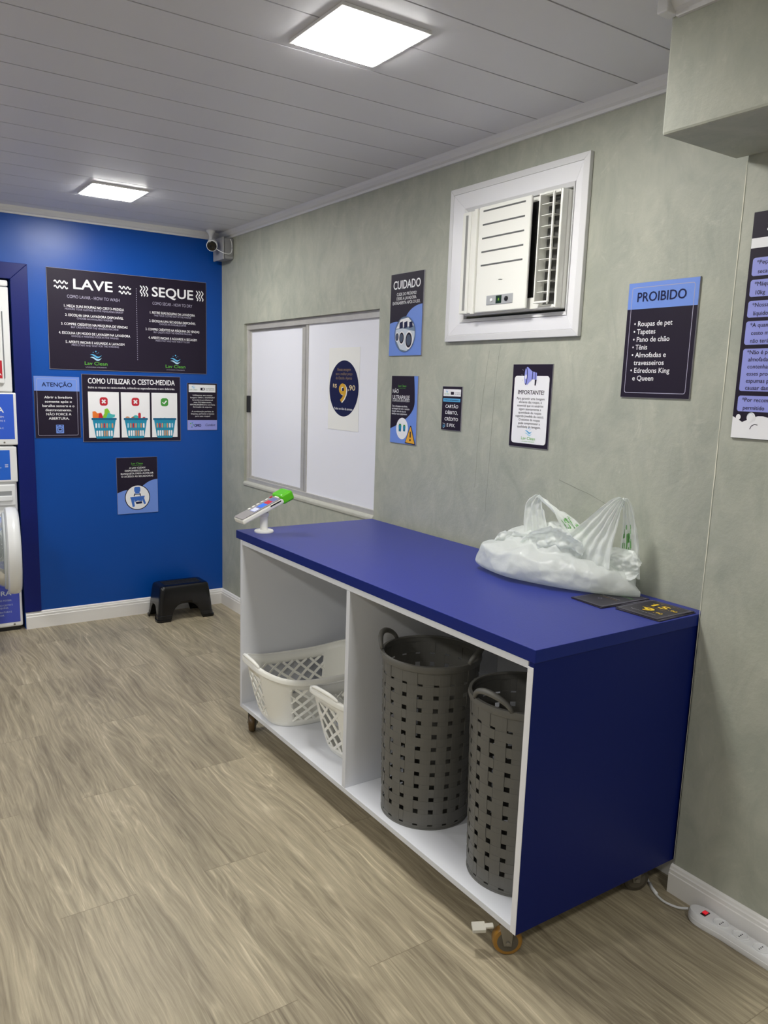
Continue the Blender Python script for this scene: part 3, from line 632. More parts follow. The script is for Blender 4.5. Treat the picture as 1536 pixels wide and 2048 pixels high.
W_, H_ = .50, .684
e, t = sign('rules_sign', 'r', -4.272, 1.629, W_, H_, 'tall sign of lilac rule boxes with white foam, cut by right edge of photo', t=.006, x=PX, board=INK)
F = Flat(); F.rect(.001, Vv(.155), W_ - .001, Vv(.112), WHITE, 2); F.build('white_band', e, t)
F = Flat(); F.text('SECADORAS', .048, H_ * .935, .03, WHITE, 3, align='l', bold=.03, width=.38); F.build('title', e, t)
for z0, z1, lines in ((2.124, 2.178, ('*Peças', 'secas')), (2.062, 2.113, ('*Máquinas', '10kg')), (2.0, 2.050, ('*Nossas', 'líquidos')), (1.918, 1.989, ('*A quantidade', 'cesto medida', 'não terá')), (1.776, 1.906, ('*Não é permitido', 'almofadas que', 'contenham', 'esses produtos', 'espumas podem', 'causar danos')), (1.713, 1.762, ('*Por recomendação', 'permitido'))):
    F = Flat(); a, b = z0 - 1.629, z1 - 1.629; F.rrect(.012, a, W_ - .012, b, .008, LILAC, 2)
    n = len(lines)
    for i, s in enumerate(lines): F.text(s, .026 + (0 if i == 0 else .006), b - (b - a) * (i + .5) / n, .0125, INK, 3, align='l', bold=.008)
    F.build('rule_box', e, t)
F = Flat(); F.poly([(.001, .001), (W_ - .001, .001)] + [(.001 + (W_ - .002) * (1 - k / 30), .05 + .022 * abs(math.sin(k / 30 * 4.3 * PI))) for k in range(31)] , WHITE, 3)
F.ell(.02, .066, .008, .009, WHITE, 4, 20).ell(.062, .066, .014, .016, WHITE, 4, 24).ell(.06, .069, .010, .012, SIL, 5, 20).ell(.061, .066, .010, .012, WHITE, 6, 20).ell(.086, .060, .009, .010, WHITE, 4, 20)
F.line([(.062, .03), (.066, .04), (.076, .046), (.086, .044)], .0022, INK, 4); F.build('foam_print', e, t)

# ------------------------------------------------------------------ window with frosted sliding panes
WX = 0.045
bm = B()
fr = 0.028
box(bm, 0.02, 0.075, WY0, WY1, WZ0, WZ0 + 0.03); box(bm, 0.02, 0.075, WY0, WY1, WZ1 - 0.042, WZ1); box(bm, 0.02, 0.075, WY1 - 0.022, WY1, WZ0 + 0.03, WZ1 - 0.042); box(bm, 0.02, 0.075, WY0, WY0 + 0.022, WZ0 + 0.03, WZ1 - 0.042)
win = struct('window_1', bm, ALU, bevel=0.002)
obj('sash_frame', boxes((0.040, 0.060, -1.236, -1.192, WZ0 + .03, WZ1 - .042), (0.040, 0.060, WY1 - .034, WY1 - .022, WZ0 + .03, WZ1 - .042), (0.040, 0.060, -1.192, WY1 - .034, WZ0 + .03, WZ0 + .044), (0.040, 0.060, -1.192, WY1 - .034, WZ1 - .056, WZ1 - .042)), ALU, parent=win, bevel=0.002)
obj('sash_frame', boxes((0.028, 0.040, -1.29, -1.262, WZ0 + .03, WZ1 - .042)), ALU, parent=win, bevel=0.002)
obj('pane', boxes((0.047, 0.053, -1.193, WY1 - .033, WZ0 + .043, WZ1 - .055)), FROST, parent=win)
obj('pane', boxes((0.034, 0.040, WY0 + .022, -1.263, WZ0 + .03, WZ1 - .042)), FROST, parent=win)
obj('window_latch', boxes((0.012, 0.04, WY1 - .03, WY1 - .014, 1.54, 1.66)), BLACKP, parent=win, bevel=0.003)
obj('window_sill', extrude_profile(B(), [(-.02, -.03), (.006, -.028), (.008, -.01), (.0, .002), (-.02, .004)], (0, WY0 + .002, WZ0), (0, WY1 - .002, WZ0), (-1, 0, 0)), mat('cement_sill', (190, 190, 180), rough=.6, var=.1, vscale=30), parent=win, bevel=0.004)
# price poster taped on the right pane
M = MR.copy(); M.translation = Vector((0.0335, -1.548, 1.490))
e = empty('price_poster', None, mtx=M, label='white poster with navy oval and price 9,90 taped to the right window pane', cat='poster')
obj('paper', boxes((0, .342, 0, .484, 0, .0012)), PAPER, parent=e, world=False)
F = Flat(); F.ell(.174, .246, .163, .164, INKB, 1, 64); F.build('oval', e, .0012)
F = Flat(); F.text('Nossa secagem', .174, .358, .017, BROWNY, 2, width=.15).text('tem o melhor preço', .174, .333, .017, BROWNY, 2, width=.185).text('do Estado. Apenas', .174, .308, .017, BROWNY, 2, width=.18)
F.text('9', .171, .219, .105, WHITE, 2, width=.078, bold=.055).text('9', .164, .222, .105, GOLD, 3, width=.076, bold=.045)
F.text('R$', .075, .262, .022, CREAM, 3, width=.042, bold=.02).text(',90', .262, .252, .03, CREAM, 3, width=.078, bold=.03).text('Todos os dias da semana', .174, .128, .014, WHITE, 3, width=.205, bold=.01)
F.build('lettering', e, .0012)

# ------------------------------------------------------------------ air conditioner and its surround
def ring_yz(bm, o, i, x0, x1, mi=0):
    """mitred frame between outer (y0,y1,z0,z1) at x0 and inner at x1 as four trapezoid prisms reaching the wall"""
    O = [(o[0], o[2]), (o[1], o[2]), (o[1], o[3]), (o[0], o[3])]; I = [(i[0], i[2]), (i[1], i[2]), (i[1], i[3]), (i[0], i[3])]
    for k in range(4):
        j = (k + 1) % 4
        f = [bm.verts.new((x0, *O[k])), bm.verts.new((x0, *O[j])), bm.verts.new((x1, *I[j])), bm.verts.new((x1, *I[k]))]
        g = [bm.verts.new((-.0012, *O[k])), bm.verts.new((-.0012, *O[j])), bm.verts.new((-.0012, *I[j])), bm.verts.new((-.0012, *I[k]))]
        for q in ((f[0], f[1], f[2], f[3]), (g[3], g[2], g[1], g[0]), (f[0], f[1], g[1], g[0]), (f[1], f[2], g[2], g[1]), (f[2], f[3], g[3], g[2]), (f[3], f[0], g[0], g[3])): bm.faces.new(q).material_index = mi
    return bm
sur = empty('air_conditioner_surround', (0, -3.125, 1.975), label='square white mitred board fixed to the grey wall around the air conditioner', cat='frame')
oy0, oy1, oz0, oz1 = -3.540, -2.711, 1.975, 2.662
bm = ring_yz(B(), (oy0, oy1, oz0, oz1), (oy0 + .028, oy1 - .028, oz0 + .028, oz1 - .028), -.020, -.024)
bmesh.ops.recalc_face_normals(bm, faces=bm.faces); obj('outer_edge', bm, PVCT, parent=sur, bevel=.002)
bm = ring_yz(B(), (oy0 + .0285, oy1 - .0285, oz0 + .0285, oz1 - .0285), (AY0 - .012, AY1 + .012, AZ0 - .012, AZ1 + .012), -.022, -.026)
bmesh.ops.recalc_face_normals(bm, faces=bm.faces); obj('face_board', bm, mat('white_board', (238, 238, 242), rough=.35), parent=sur, bevel=.0015)
bm = ring_yz(B(), (AY0 - .0115, AY1 + .0115, AZ0 - .0115, AZ1 + .0115), (AY0 + .004, AY1 - .004, AZ0 + .004, AZ1 - .004), -.030, -.020)
bmesh.ops.recalc_face_normals(bm, faces=bm.faces); obj('inner_lip', bm, PVCT, parent=sur)

ac = empty('air_conditioner', (-.02, -3.15, AZ0 + .01), label='white window air conditioner with slotted front panel and side louvres', cat='air conditioner')
FX = -.085
y0, y1, z0, z1 = -3.462, -2.872, 2.085, 2.535
# housing: open box with side grille bay at the right
obj('housing', boxes((-.04, .13, y0, y1, z0, z1), (-.072, -.04, y0, y0 + .012, z0, z1), (-.072, -.04, y0 + .012, -3.362, z0, z0 + .014), (-.072, -.04, y0 + .012, -3.362, z1 - .014, z1), (-.075, -.04, -3.012, y1, z0 + .006, z1 - .006)), ACW, parent=ac, bevel=.004)
bm = B(); box(bm, FX, FX + .014, -3.306, -2.993, z0 + .004, z1 - .002)
pan = obj('front_panel', bm, ACW, parent=ac, bevel=.005, seg=3)
obj('panel_support', boxes((FX + .0141, -.0405, -3.262, -2.995, z0 + .012, z1 - .010)), ACW, parent=ac)
obj('slot', boxes(*[(FX - .0012, FX + .002, -3.275, -3.020, 2.2875 + .0565 * k - .0035, 2.2875 + .0565 * k + .0035) for k in range(5)]), mat('slot_grey', (96, 98, 98), rough=.6), parent=pan, bevel=.001)
obj('intake_recess', boxes((-.0415, -.040, -3.345, -3.264, z0 + .05, z1 - .02)), mat('matt_black', (14, 14, 15), rough=.8), parent=ac)
obj('intake_frame', boxes((-.060, -.041, -3.360, -3.346, z0 + .004, z1 - .012), (-.052, -.041, -3.346, -3.264, z0 + .004, z0 + .05)), ACW, parent=ac, bevel=.002)
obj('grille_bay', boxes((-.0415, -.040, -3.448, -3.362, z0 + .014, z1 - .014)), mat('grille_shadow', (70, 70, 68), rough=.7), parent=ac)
lv = obj('louvre_frame', boxes((-.095, -.088, -3.366, -3.360, z0 + .02, z1 - .01), (-.088, -.0416, -3.364, -3.360, z0 + .02, z1 - .01), (-.095, -.087, -3.440, -3.432, z0 + .022, z1 - .012), (-.095, -.088, -3.432, -3.366, z0 + .02, z0 + .027), (-.095, -.088, -3.432, -3.366, z1 - .017, z1 - .01), (-.060, -.054, -3.404, -3.398, z0 + .02, z1 - .012)), ACW, parent=ac, bevel=.001)
for k in range(9): obj('louvre_fin', boxes((-.086, -.048, -3.431, -3.368, z0 + .062 + .042 * k, z0 + .0645 + .042 * k)), ACW, parent=lv)
obj('side_rib', boxes((-.089, -.0755, -2.985, -2.965, z0 + .0, z1 - .004), (-.082, -.0755, -2.935, -2.917, z0 + .004, z1 - .01)), ACW, parent=ac, bevel=.003)
obj('side_recess', boxes((-.0765, -.0752, -2.914, -2.896, z0 + .02, z1 - .02)), mat('recess_grey', (150, 150, 148), rough=.6), parent=ac)
cp = obj('control_plate', boxes((FX - .003, FX + .001, -3.232, -3.070, 2.117, 2.157)), mat('silver_plate', (170, 172, 176), rough=.35), parent=ac, bevel=.003)
obj('display', boxes((FX - .0042, FX - .0029, -3.166, -3.132, 2.121, 2.153)), mat('display_dark', (28, 40, 32), rough=.2, emit=((.15, .9, .25, 1), .02)), parent=cp)
obj('knob', lathe(B(), [(.010, 0), (.010, .004), (.005, .005)], (FX - .003, -3.196, 2.137), (Vector((0, 1, 0)), Vector((0, 0, -1)), Vector((-1, 0, 0))), 24), BLACKP, parent=cp)
obj('power_button', lathe(B(), [(.007, 0), (.007, .003), (.004, .004)], (FX - .003, -3.104, 2.137), (Vector((0, 1, 0)), Vector((0, 0, -1)), Vector((-1, 0, 0))), 24), WHITE, parent=cp)
F = Flat(); F.text('Springer', 0, .004, .0085, INK, 1, width=.046, bold=.02, slant=.2).text('Midea', .004, -.010, .006, INK, 1, width=.024, slant=.2)
o = F.build('lettering', ac, 0); Mx = MR.copy(); Mx.translation = Vector((FX - .0003, -3.146, 2.229)); o.data.transform(wmat(ac).inverted() @ Mx)
F = Flat(); F.text('8', 0, 0, .011, LIME, 1, width=.008); o = F.build('digit', cp, 0); Mx.translation = Vector((FX - .0045, -3.150, 2.137)); o.data.transform(wmat(ac).inverted() @ Mx)
CRK = mat('crack_line', (124, 126, 116), rough=.8)
def crack(pts):
    bm = B(); prev = None; P = smooth_pts([(0, a, b) for a, b in pts], 8)
    for i, p in enumerate(P):
        d = (P[min(i + 1, len(P) - 1)] - P[max(i - 1, 0)]).normalized(); q = Vector((0, -d.z, d.y)) * (.0007 + .0004 * noise.noise(p * 31)); j = Vector((-.0007, .003 * noise.noise(p * 17), .003 * noise.noise(p * 13)))
        v = [bm.verts.new(p + q + j), bm.verts.new(p - q + j)]
        if prev: bm.faces.new((prev[0], prev[1], v[1], v[0]))
        prev = v
    obj('crack', bm, CRK, parent=bpy.data.objects['wall_right'])
crack([(-3.012, 1.93), (-2.99, 1.754), (-2.97, 1.524), (-2.962, 1.30)])
crack([(-3.082, 1.95), (-3.063, 1.755), (-3.051, 1.416), (-3.043, 1.20)])
crack([(-3.479, 1.397), (-3.568, 1.376), (-3.673, 1.349), (-3.739, 1.329)])

# ------------------------------------------------------------------ ceiling lamps (two in view)
def ceiling_light(x, y, label):
    e = empty('ceiling_light', (x, y, CEIL), label=label, cat='ceiling light', group='square panel lights in the ceiling')
    h = .148
    bm = B(); box(bm, x - h - .014, x + h + .014, y - h - .014, y + h + .014, CEIL - .010, CEIL)
    obj('frame', bm, mat('lamp_frame', (244, 244, 246), rough=.5), parent=e, bevel=.002)
    bm = B(); box(bm, x - h, x + h, y - h, y + h, CEIL - .0145, CEIL - .0102)
    obj('diffuser', bm, mat('lamp_diffuser', (250, 250, 250), rough=.5, emit=(LAMP_COLOR + (1,), LAMP_RADIANCE)), parent=e)
ceiling_light(-1.035, -3.483, 'larger square ceiling light panel at the top centre of the photo')
ceiling_light(-1.05, -.87, 'smaller square ceiling light panel near the blue wall')

# ------------------------------------------------------------------ camera and junction box in the corner
jb = empty('junction_box', (0, -.13, 2.63), label='grey plastic junction box in the ceiling corner behind the security camera', cat='junction box')
obj('body', boxes((-.074, 0.0, -.215, -.045, 2.632, 2.778)), mat('grey_box', (150, 150, 152), rough=.5), parent=jb, bevel=.008, seg=3)
obj('lid', boxes((-.086, -.0745, -.221, -.039, 2.626, 2.782)), mat('grey_lid', (164, 164, 168), rough=.45), parent=jb, bevel=.005, seg=3)
cc = Vector((-.146, -.170, 2.722))
sc_ = empty('security_camera', (-.136, -.120, CEIL), label='small white security camera hanging from the ceiling corner by the blue wall', cat='camera')
bm = lathe(B(), [(.034, 0), (.034, -.012), (.020, -.024), (.012, -.045), (.014, -.062), (.024, -.075)], (-.136, -.120, CEIL), 'Z', 28); obj('mount', bm, APPL, parent=sc_, smooth=True, auto=40)
ld = (Vector((-2.46, -5.74, 1.76)) - cc).normalized() + Vector((-.15, 0, -.25)); ld.normalize(); la = ld.cross(Vector((0, 0, 1))).normalized(); lb = la.cross(ld)
ax = (la, lb, ld)
obj('shell', lathe(B(), [(.008, -.048), (.026, -.040), (.037, -.02), (.040, .0), (.040, .022), (.0385, .030), (.035, .032)], cc, ax, 32), APPL, parent=sc_, smooth=True, auto=50)
obj('lens_face', lathe(B(), [(.0345, .0325), (.032, .0345), (.012, .0352), (.010, .034)], cc, ax, 32), mat('black_gloss', (16, 14, 14), rough=.12), parent=sc_, smooth=True, auto=50)
pts = [(cc.x + .02, cc.y - .02, cc.z - .025), (cc.x + .035, cc.y - .055, cc.z - .045), (cc.x + .070, cc.y - .075, cc.z - .060), (cc.x + .108, cc.y - .066, cc.z - .056), (cc.x + .122, cc.y - .066, cc.z - .034), (cc.x + .122, cc.y - .066, cc.z + .015), (cc.x + .112, cc.y - .064, cc.z + .045)]
obj('cable', tube(B(), smooth_pts(pts), .0028, 8), APPL, parent=sc_, smooth=True)

# ------------------------------------------------------------------ step stool
stx, sty = -.415, -.178
st = empty('step_stool', (stx, sty, 0), label='black plastic step stool on the floor in the corner by the blue wall', cat='stool')
H0 = .262
def stool_shell():
    bm = B(); N = 160; rows = 14
    def per(s, ax_, by, r):   # rounded rectangle perimeter by fraction
        segs = []; L1, L2, q = 2 * (ax_ - r), 2 * (by - r), r * PI / 2
        tot = 2 * (L1 + L2) + 4 * q; d = s * tot
        for kind, Ln in (('f', L1), ('c0', q), ('r', L2), ('c1', q), ('b', L1), ('c2', q), ('l', L2), ('c3', q)):
            if d <= Ln + 1e-9:
                u = d / Ln
                if kind == 'f': return (-ax_ + r + L1 * u, -by), kind, u
                if kind == 'r': return (ax_, -by + r + L2 * u), kind, u
                if kind == 'b': return (ax_ - r - L1 * u, by), kind, u
                if kind == 'l': return (-ax_, by - r - L2 * u), kind, u
                c = {'c0': (ax_ - r, -by + r, -90), 'c1': (ax_ - r, by - r, 0), 'c2': (-ax_ + r, by - r, 90), 'c3': (-ax_ + r, -by + r, 180)}[kind]
                a = math.radians(c[2] + 90 * u); return (c[0] + r * math.cos(a), c[1] + r * math.sin(a)), kind, u
            d -= Ln
        return (-ax_ + r, -by), 'f', 0
    prof = [(0, .222, .133), (.018, .222, .133), (.02, .216, .127), (.045, .213, .124), (.047, .211, .122), (.12, .204, .117), (.2, .194, .110), (.246, .188, .104), (.257, .181, .098), (.262, .170, .088)]
    def dims(z):
        for i in range(len(prof) - 1):
            if prof[i][0] <= z <= prof[i + 1][0]:
                t = (z - prof[i][0]) / max(1e-9, prof[i + 1][0] - prof[i][0]); return prof[i][1] + (prof[i + 1][1] - prof[i][1]) * t, prof[i][2] + (prof[i + 1][2] - prof[i][2]) * t
        return prof[-1][1:]
    zl = [0, .009, .018, .02, .032, .045, .047, .07, .095, .12, .145, .17, .2, .225, .246, .252, .257, .260, .262]
    cols = []
    for i in range(N):
        s = i / N; _, kind, u = per(s, .222, .133, .03); zm = 0
        if kind in 'fb' and .19 < u < .81: q = (u - .5) / .31; zm = .125 * (1 - abs(q) ** 3.2) ** .5
        if kind in 'rl' and .18 < u < .82: q = (u - .5) / .32; zm = .115 * (1 - abs(q) ** 3.2) ** .5
        col = []
        for z in zl:
            zz = zm + (H0 - zm) * (z / H0) if zm > .03 else z
            if zm > .03: zz = max(z, zm) if z > zm else zm
            a, b = dims(min(zz, H0)); p, _, _ = per(s, a, b, .03)
            col.append(bm.verts.new((stx + p[0], sty + p[1], zz)))
        cols.append(col)
    for i in range(N):
        j = (i + 1) % N
        for k in range(len(zl) - 1):
            q = [cols[i][k], cols[j][k], cols[j][k + 1], cols[i][k + 1]]
            try:
                f = bm.faces.new(q)
                if f.calc_area() < 1e-9: bm.faces.remove(f)
            except ValueError: pass
    bm.faces.new([c[-1] for c in cols])
    return bm
bm = stool_shell(); bmesh.ops.remove_doubles(bm, verts=bm.verts, dist=1e-5); bmesh.ops.recalc_face_normals(bm, faces=bm.faces)
o = obj('body', bm, mat('black_gloss_plastic', (14, 14, 17), rough=.2), parent=st, smooth=True, auto=38); s_ = o.modifiers.new('thick', 'SOLIDIFY'); s_.thickness = .004; s_.offset = -1
bm = B()
for dy in (-.045, -.015, .015, .045): box(bm, stx - .14, stx + .14, sty + dy - .008, sty + dy + .008, H0, H0 + .0015)
obj('grip_strip', bm, mat('rubber_black', (26, 26, 28), rough=.7), parent=st)

# ------------------------------------------------------------------ stacked washer and dryer
MX0, MX1, MY0, MY1 = -2.14, -1.497, -.012, .64
dr = empty('dryer', (-1.82, .3, 1.29), label='white dryer with red door sticker, stacked on top of the washer', cat='dryer')
obj('body', boxes((MX0, MX1, MY0 + .02, MY1, 1.292, 2.325)), APPL, parent=dr, bevel=.012, seg=3)
obj('top_panel', boxes((MX0, MX1, MY0 + .012, MY1, 2.327, 2.366)), APPL, parent=dr, bevel=.01, seg=3)
obj('front_panel', boxes((MX0 + .002, MX1 - .002, MY0, MY0 + .019, 1.648, 2.322)), APPL, parent=dr, bevel=.006)
dd = obj('door', boxes((-2.08, -1.545, MY0 - .02, MY0 - .0005, 1.70, 2.20)), APPL, parent=dr, bevel=.03, seg=4)
obj('door_window', boxes((-2.02, -1.568, MY0 - .0225, MY0 - .0195, 1.90, 2.15)), mat('smoked_glass', (30, 32, 36), rough=.08), parent=dd, bevel=.01)
obj('door_trim', boxes((-1.549, -1.543, MY0 - .022, MY0 - .0185, 1.735, 2.165)), mat('grey_trim', (120, 124, 128), rough=.4), parent=dd)
M = MB_.copy(); M.translation = Vector((-1.86, MY0 - .0205, 1.735))
F = Flat(); F.rect(0, 0, .30, .115, RED, 1); F.text('ABERTURA', .295, .03, .02, WHITE, 2, width=.24, align='r', bold=.03); o = F.build('sticker', dr, 0); o.data.transform(wmat(dr).inverted() @ M); tag(o, label='red sticker on the door')
lp = obj('lower_panel', boxes((MX0 + .002, MX1 + .018, MY0 - .006, MY0 + .019, 1.296, 1.642)), APPL, parent=dr, bevel=.008, seg=3)
M.translation = Vector((MX0 + .02, MY0 - .0062, 1.335))
F = Flat(); w5 = MX1 - MX0 - .022; F.rect(0, 0, w5, .298, STICK, 1)
F.text('SECADORA', w5 - .062, .195, .036, WHITE, 2, align='r', bold=.035, width=.33)
for s, v, dx in (('ANTES DE SECAR, VERIFIQUE TAMBÉM:', .148, .062), ('RETIRE AS ROUPAS DO CESTO E', .122, .056), ('FECHE A PORTA; ESCOLHA A TEMPERATURA E', .073, .068)): F.text(s, w5 - dx, v, .011, WHITE, 2, align='r')
o = F.build('sticker', lp, 0); o.data.transform(wmat(dr).inverted() @ M); tag(o, label='blue instruction sticker')
obj('screw', lathe(B(), [(.006, 0), (.006, -.002), (.004, -.003)], (-1.565, MY0 - .006, 1.313), 'Y', 16), STEEL, parent=lp)

wa = empty('washer', (-1.82, .3, 0), label='white front-loading washer with its round door standing open', cat='washing machine')
bm = boxes((MX0, MX1, MY0 + .01, MY1, .028, 1.288))
obj('body', bm, APPL, parent=wa, bevel=.014, seg=3)
obj('plinth', boxes((MX0 + .01, MX1 - .02, MY0 + .025, MY1, 0.0, .028)), BLACKP, parent=wa)
cp = obj('control_panel', boxes((MX0 + .002, MX1 + .004, MY0 - .01, MY0 + .0095, 1.046, 1.284)), APPL, parent=wa, bevel=.006)
M.translation = Vector((MX0 + .015, MY0 - .0102, 1.062))
F = Flat(); w5 = MX1 - MX0 - .055; F.rect(0, 0, w5, .20, mat('sticker_azure', (36, 104, 214), rough=.35), 1)
for k in range(3): F.rect(w5 - .033, .086 + .0075 * k, w5 - .013, .089 + .0075 * k, WHITE, 2)
F.text('PAGAMENTO', w5 - .062, .152, .009, WHITE, 2, align='r', width=.1).text('NO APLICATIVO', w5 - .056, .083, .009, WHITE, 2, align='r', width=.1)
o = F.build('sticker', cp, 0); o.data.transform(wmat(wa).inverted() @ M); tag(o, label='bright blue sticker')
dw = obj('detergent_drawer', boxes((MX0 + .02, MX1 - .012, MY0 - .008, MY0 + .0095, .885, 1.030)), APPL, parent=wa, bevel=.012, seg=3)
obj('drawer_handle_shade', boxes((-1.80, -1.535, MY0 - .0085, MY0 - .0075, .955, .985)), mat('handle_shadow', (150, 152, 154), rough=.5), parent=dw, bevel=.0)  # thin grey plate: shade of the grip hollow above the lip, put into the colour
obj('drawer_lip', boxes((-1.80, -1.530, MY0 - .020, MY0 - .0075, .918, .955)), APPL, parent=dw, bevel=.009, seg=3)
# porthole and the open door, hinged at the right and swung 90 degrees towards the room
pc = Vector((-1.845, MY0 + .0095, .637))
obj('porthole', lathe(B(), [(.215, 0), (.262, -.0005), (.266, -.010), (.240, -.014), (.205, .0), (.20, .004)], pc, (Vector((1, 0, 0)), Vector((0, 0, 1)), Vector((0, 1, 0))), 56, cap=False), mat('grey_gasket', (128, 130, 132), rough=.5), parent=wa, smooth=True, auto=50)
obj('drum_opening', lathe(B(), [(.199, -.001), (.19, -.0015), (.02, -.002)], pc, (Vector((1, 0, 0)), Vector((0, 0, 1)), Vector((0, 1, 0))), 48), mat('drum_dark', (52, 54, 58), rough=.4, metal=.4), parent=wa)
dc = Vector((-1.590, -.318, .637)); dph = math.radians(7); axx = (Vector((math.sin(dph), math.cos(dph), 0)), Vector((0, 0, 1)), Vector((math.cos(dph), -math.sin(dph), 0)))
dor = obj('door', lathe(B(), [(.236, -.045), (.262, -.045), (.280, -.036), (.2835, -.01), (.280, .022), (.262, .036), (.22, .039), (.10, .040)], dc, axx, 64), APPL, parent=wa, smooth=True, auto=50)
GLASS = mat('clear_glass', (226, 234, 236), rough=.05, trans=.75)
obj('door_glass', lathe(B(), [(.236, -.046), (.232, -.075), (.212, -.115), (.180, -.150), (.135, -.176), (.07, -.190), (.01, -.193)], dc, axx, 56), GLASS, parent=dor, smooth=True)
obj('door_seal', lathe(B(), [(.250, -.0455), (.250, -.058), (.238, -.064), (.238, -.0455)], dc, axx, 56, cap=False), mat('seal_clear', (205, 210, 212), rough=.25), parent=dor, smooth=True, auto=40)
obj('door_hinge', boxes((-1.60, -1.545, -.034, MY0 + .012, .60, .68)), STEEL, parent=wa, bevel=.003)
M.translation = Vector((MX0 + .02, MY0 + .0093, .062)); F = Flat(); w5 = MX1 - MX0 - .038
F.poly([(0, 0), (w5, 0), (w5, .23)] + [(w5 - .02 - (w5 - .04) * k / 24, .29 - .20 * math.sqrt(max(0, 1 - ((k - 12) / 12) ** 2)) + .03) for k in range(0, 0)] + [(w5 - .03, .27), (w5 - .07, .305), (w5 - .12, .32), (.12, .32), (.07, .305), (.03, .27), (0, .23)], STICK2, 1)
F.text('LAVADORA', w5 - .052, .212, .032, SIL, 2, align='r', bold=.035, width=.285)
for s, v, dx in (('1. EFETUE O PAGAMENTO NO TÓTEM;', .16, .052), ('2. COLOQUE AS ROUPAS DO CESTO E', .127, .046), ('FECHE A PORTA DA MÁQUINA;', .108, .074), ('3. ESCOLHA A TEMPERATURA E', .078, .054), ('APERTE INICIAR.', .056, .10)): F.text(s, w5 - dx, v, .011, SIL, 2, align='r')
o = F.build('sticker', wa, 0); o.data.transform(wmat(wa).inverted() @ M); tag(o, label='violet blue sticker at the foot')
obj('screw', lathe(B(), [(.007, 0), (.007, -.002), (.004, -.003)], (-1.555, MY0 + .009, .047), 'Y', 16), STEEL, parent=wa)

# ------------------------------------------------------------------ blue folding counter on casters
CX0, CX1, CY0, CY1 = -.853, -.010, -4.222, -2.160
ct = empty('folding_counter', (-.43, -3.19, 0), label='long blue-topped folding counter with open white shelves on casters', cat='counter')
T = .02
PYR, PYL = -4.218, -2.212
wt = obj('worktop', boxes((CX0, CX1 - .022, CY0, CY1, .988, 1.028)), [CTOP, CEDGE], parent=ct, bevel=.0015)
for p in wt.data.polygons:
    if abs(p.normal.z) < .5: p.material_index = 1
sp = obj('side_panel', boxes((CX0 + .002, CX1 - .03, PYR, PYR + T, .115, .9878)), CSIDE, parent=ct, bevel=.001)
tag(sp, label='deep blue outer side panel'); obj('inner_lining', boxes((CX0 + .0025, CX1 - .034, PYR + T, PYR + T + .003, .137, .962)), MELA, parent=sp); obj('edge_band', boxes((CX0 - .0005, CX0 + .0015, PYR + .001, PYR + T + .003, .1155, .973)), WHITE, parent=sp)
obj('side_panel', boxes((CX0, CX1 - .03, PYL - T, PYL, .115, .9878)), MELA, parent=ct, bevel=.001)
obj('divider', boxes((CX0 + .001, CX1 - .034, -3.229, -3.205, .137, .965)), MELA, parent=ct, bevel=.001)
obj('bottom_shelf', boxes((CX0, CX1 - .034, PYR + T + .0032, PYL - T - .0002, .115, .1365)), MELA, parent=ct, bevel=.001)
obj('top_rail', boxes((CX0 + .001, CX1 - .034, PYR + T + .0032, PYL - T - .0002, .9655, .9876)), MELA, parent=ct, bevel=.001)
obj('back_panel', boxes((CX1 - .0338, CX1 - .026, PYR + T, PYL - T, .1155, .9876)), MELA, parent=ct)
PU = mat('amber_tyre', (150, 108, 40), rough=.3, spec=.5); HUB = mat('hub_grey', (88, 82, 72), rough=.45)
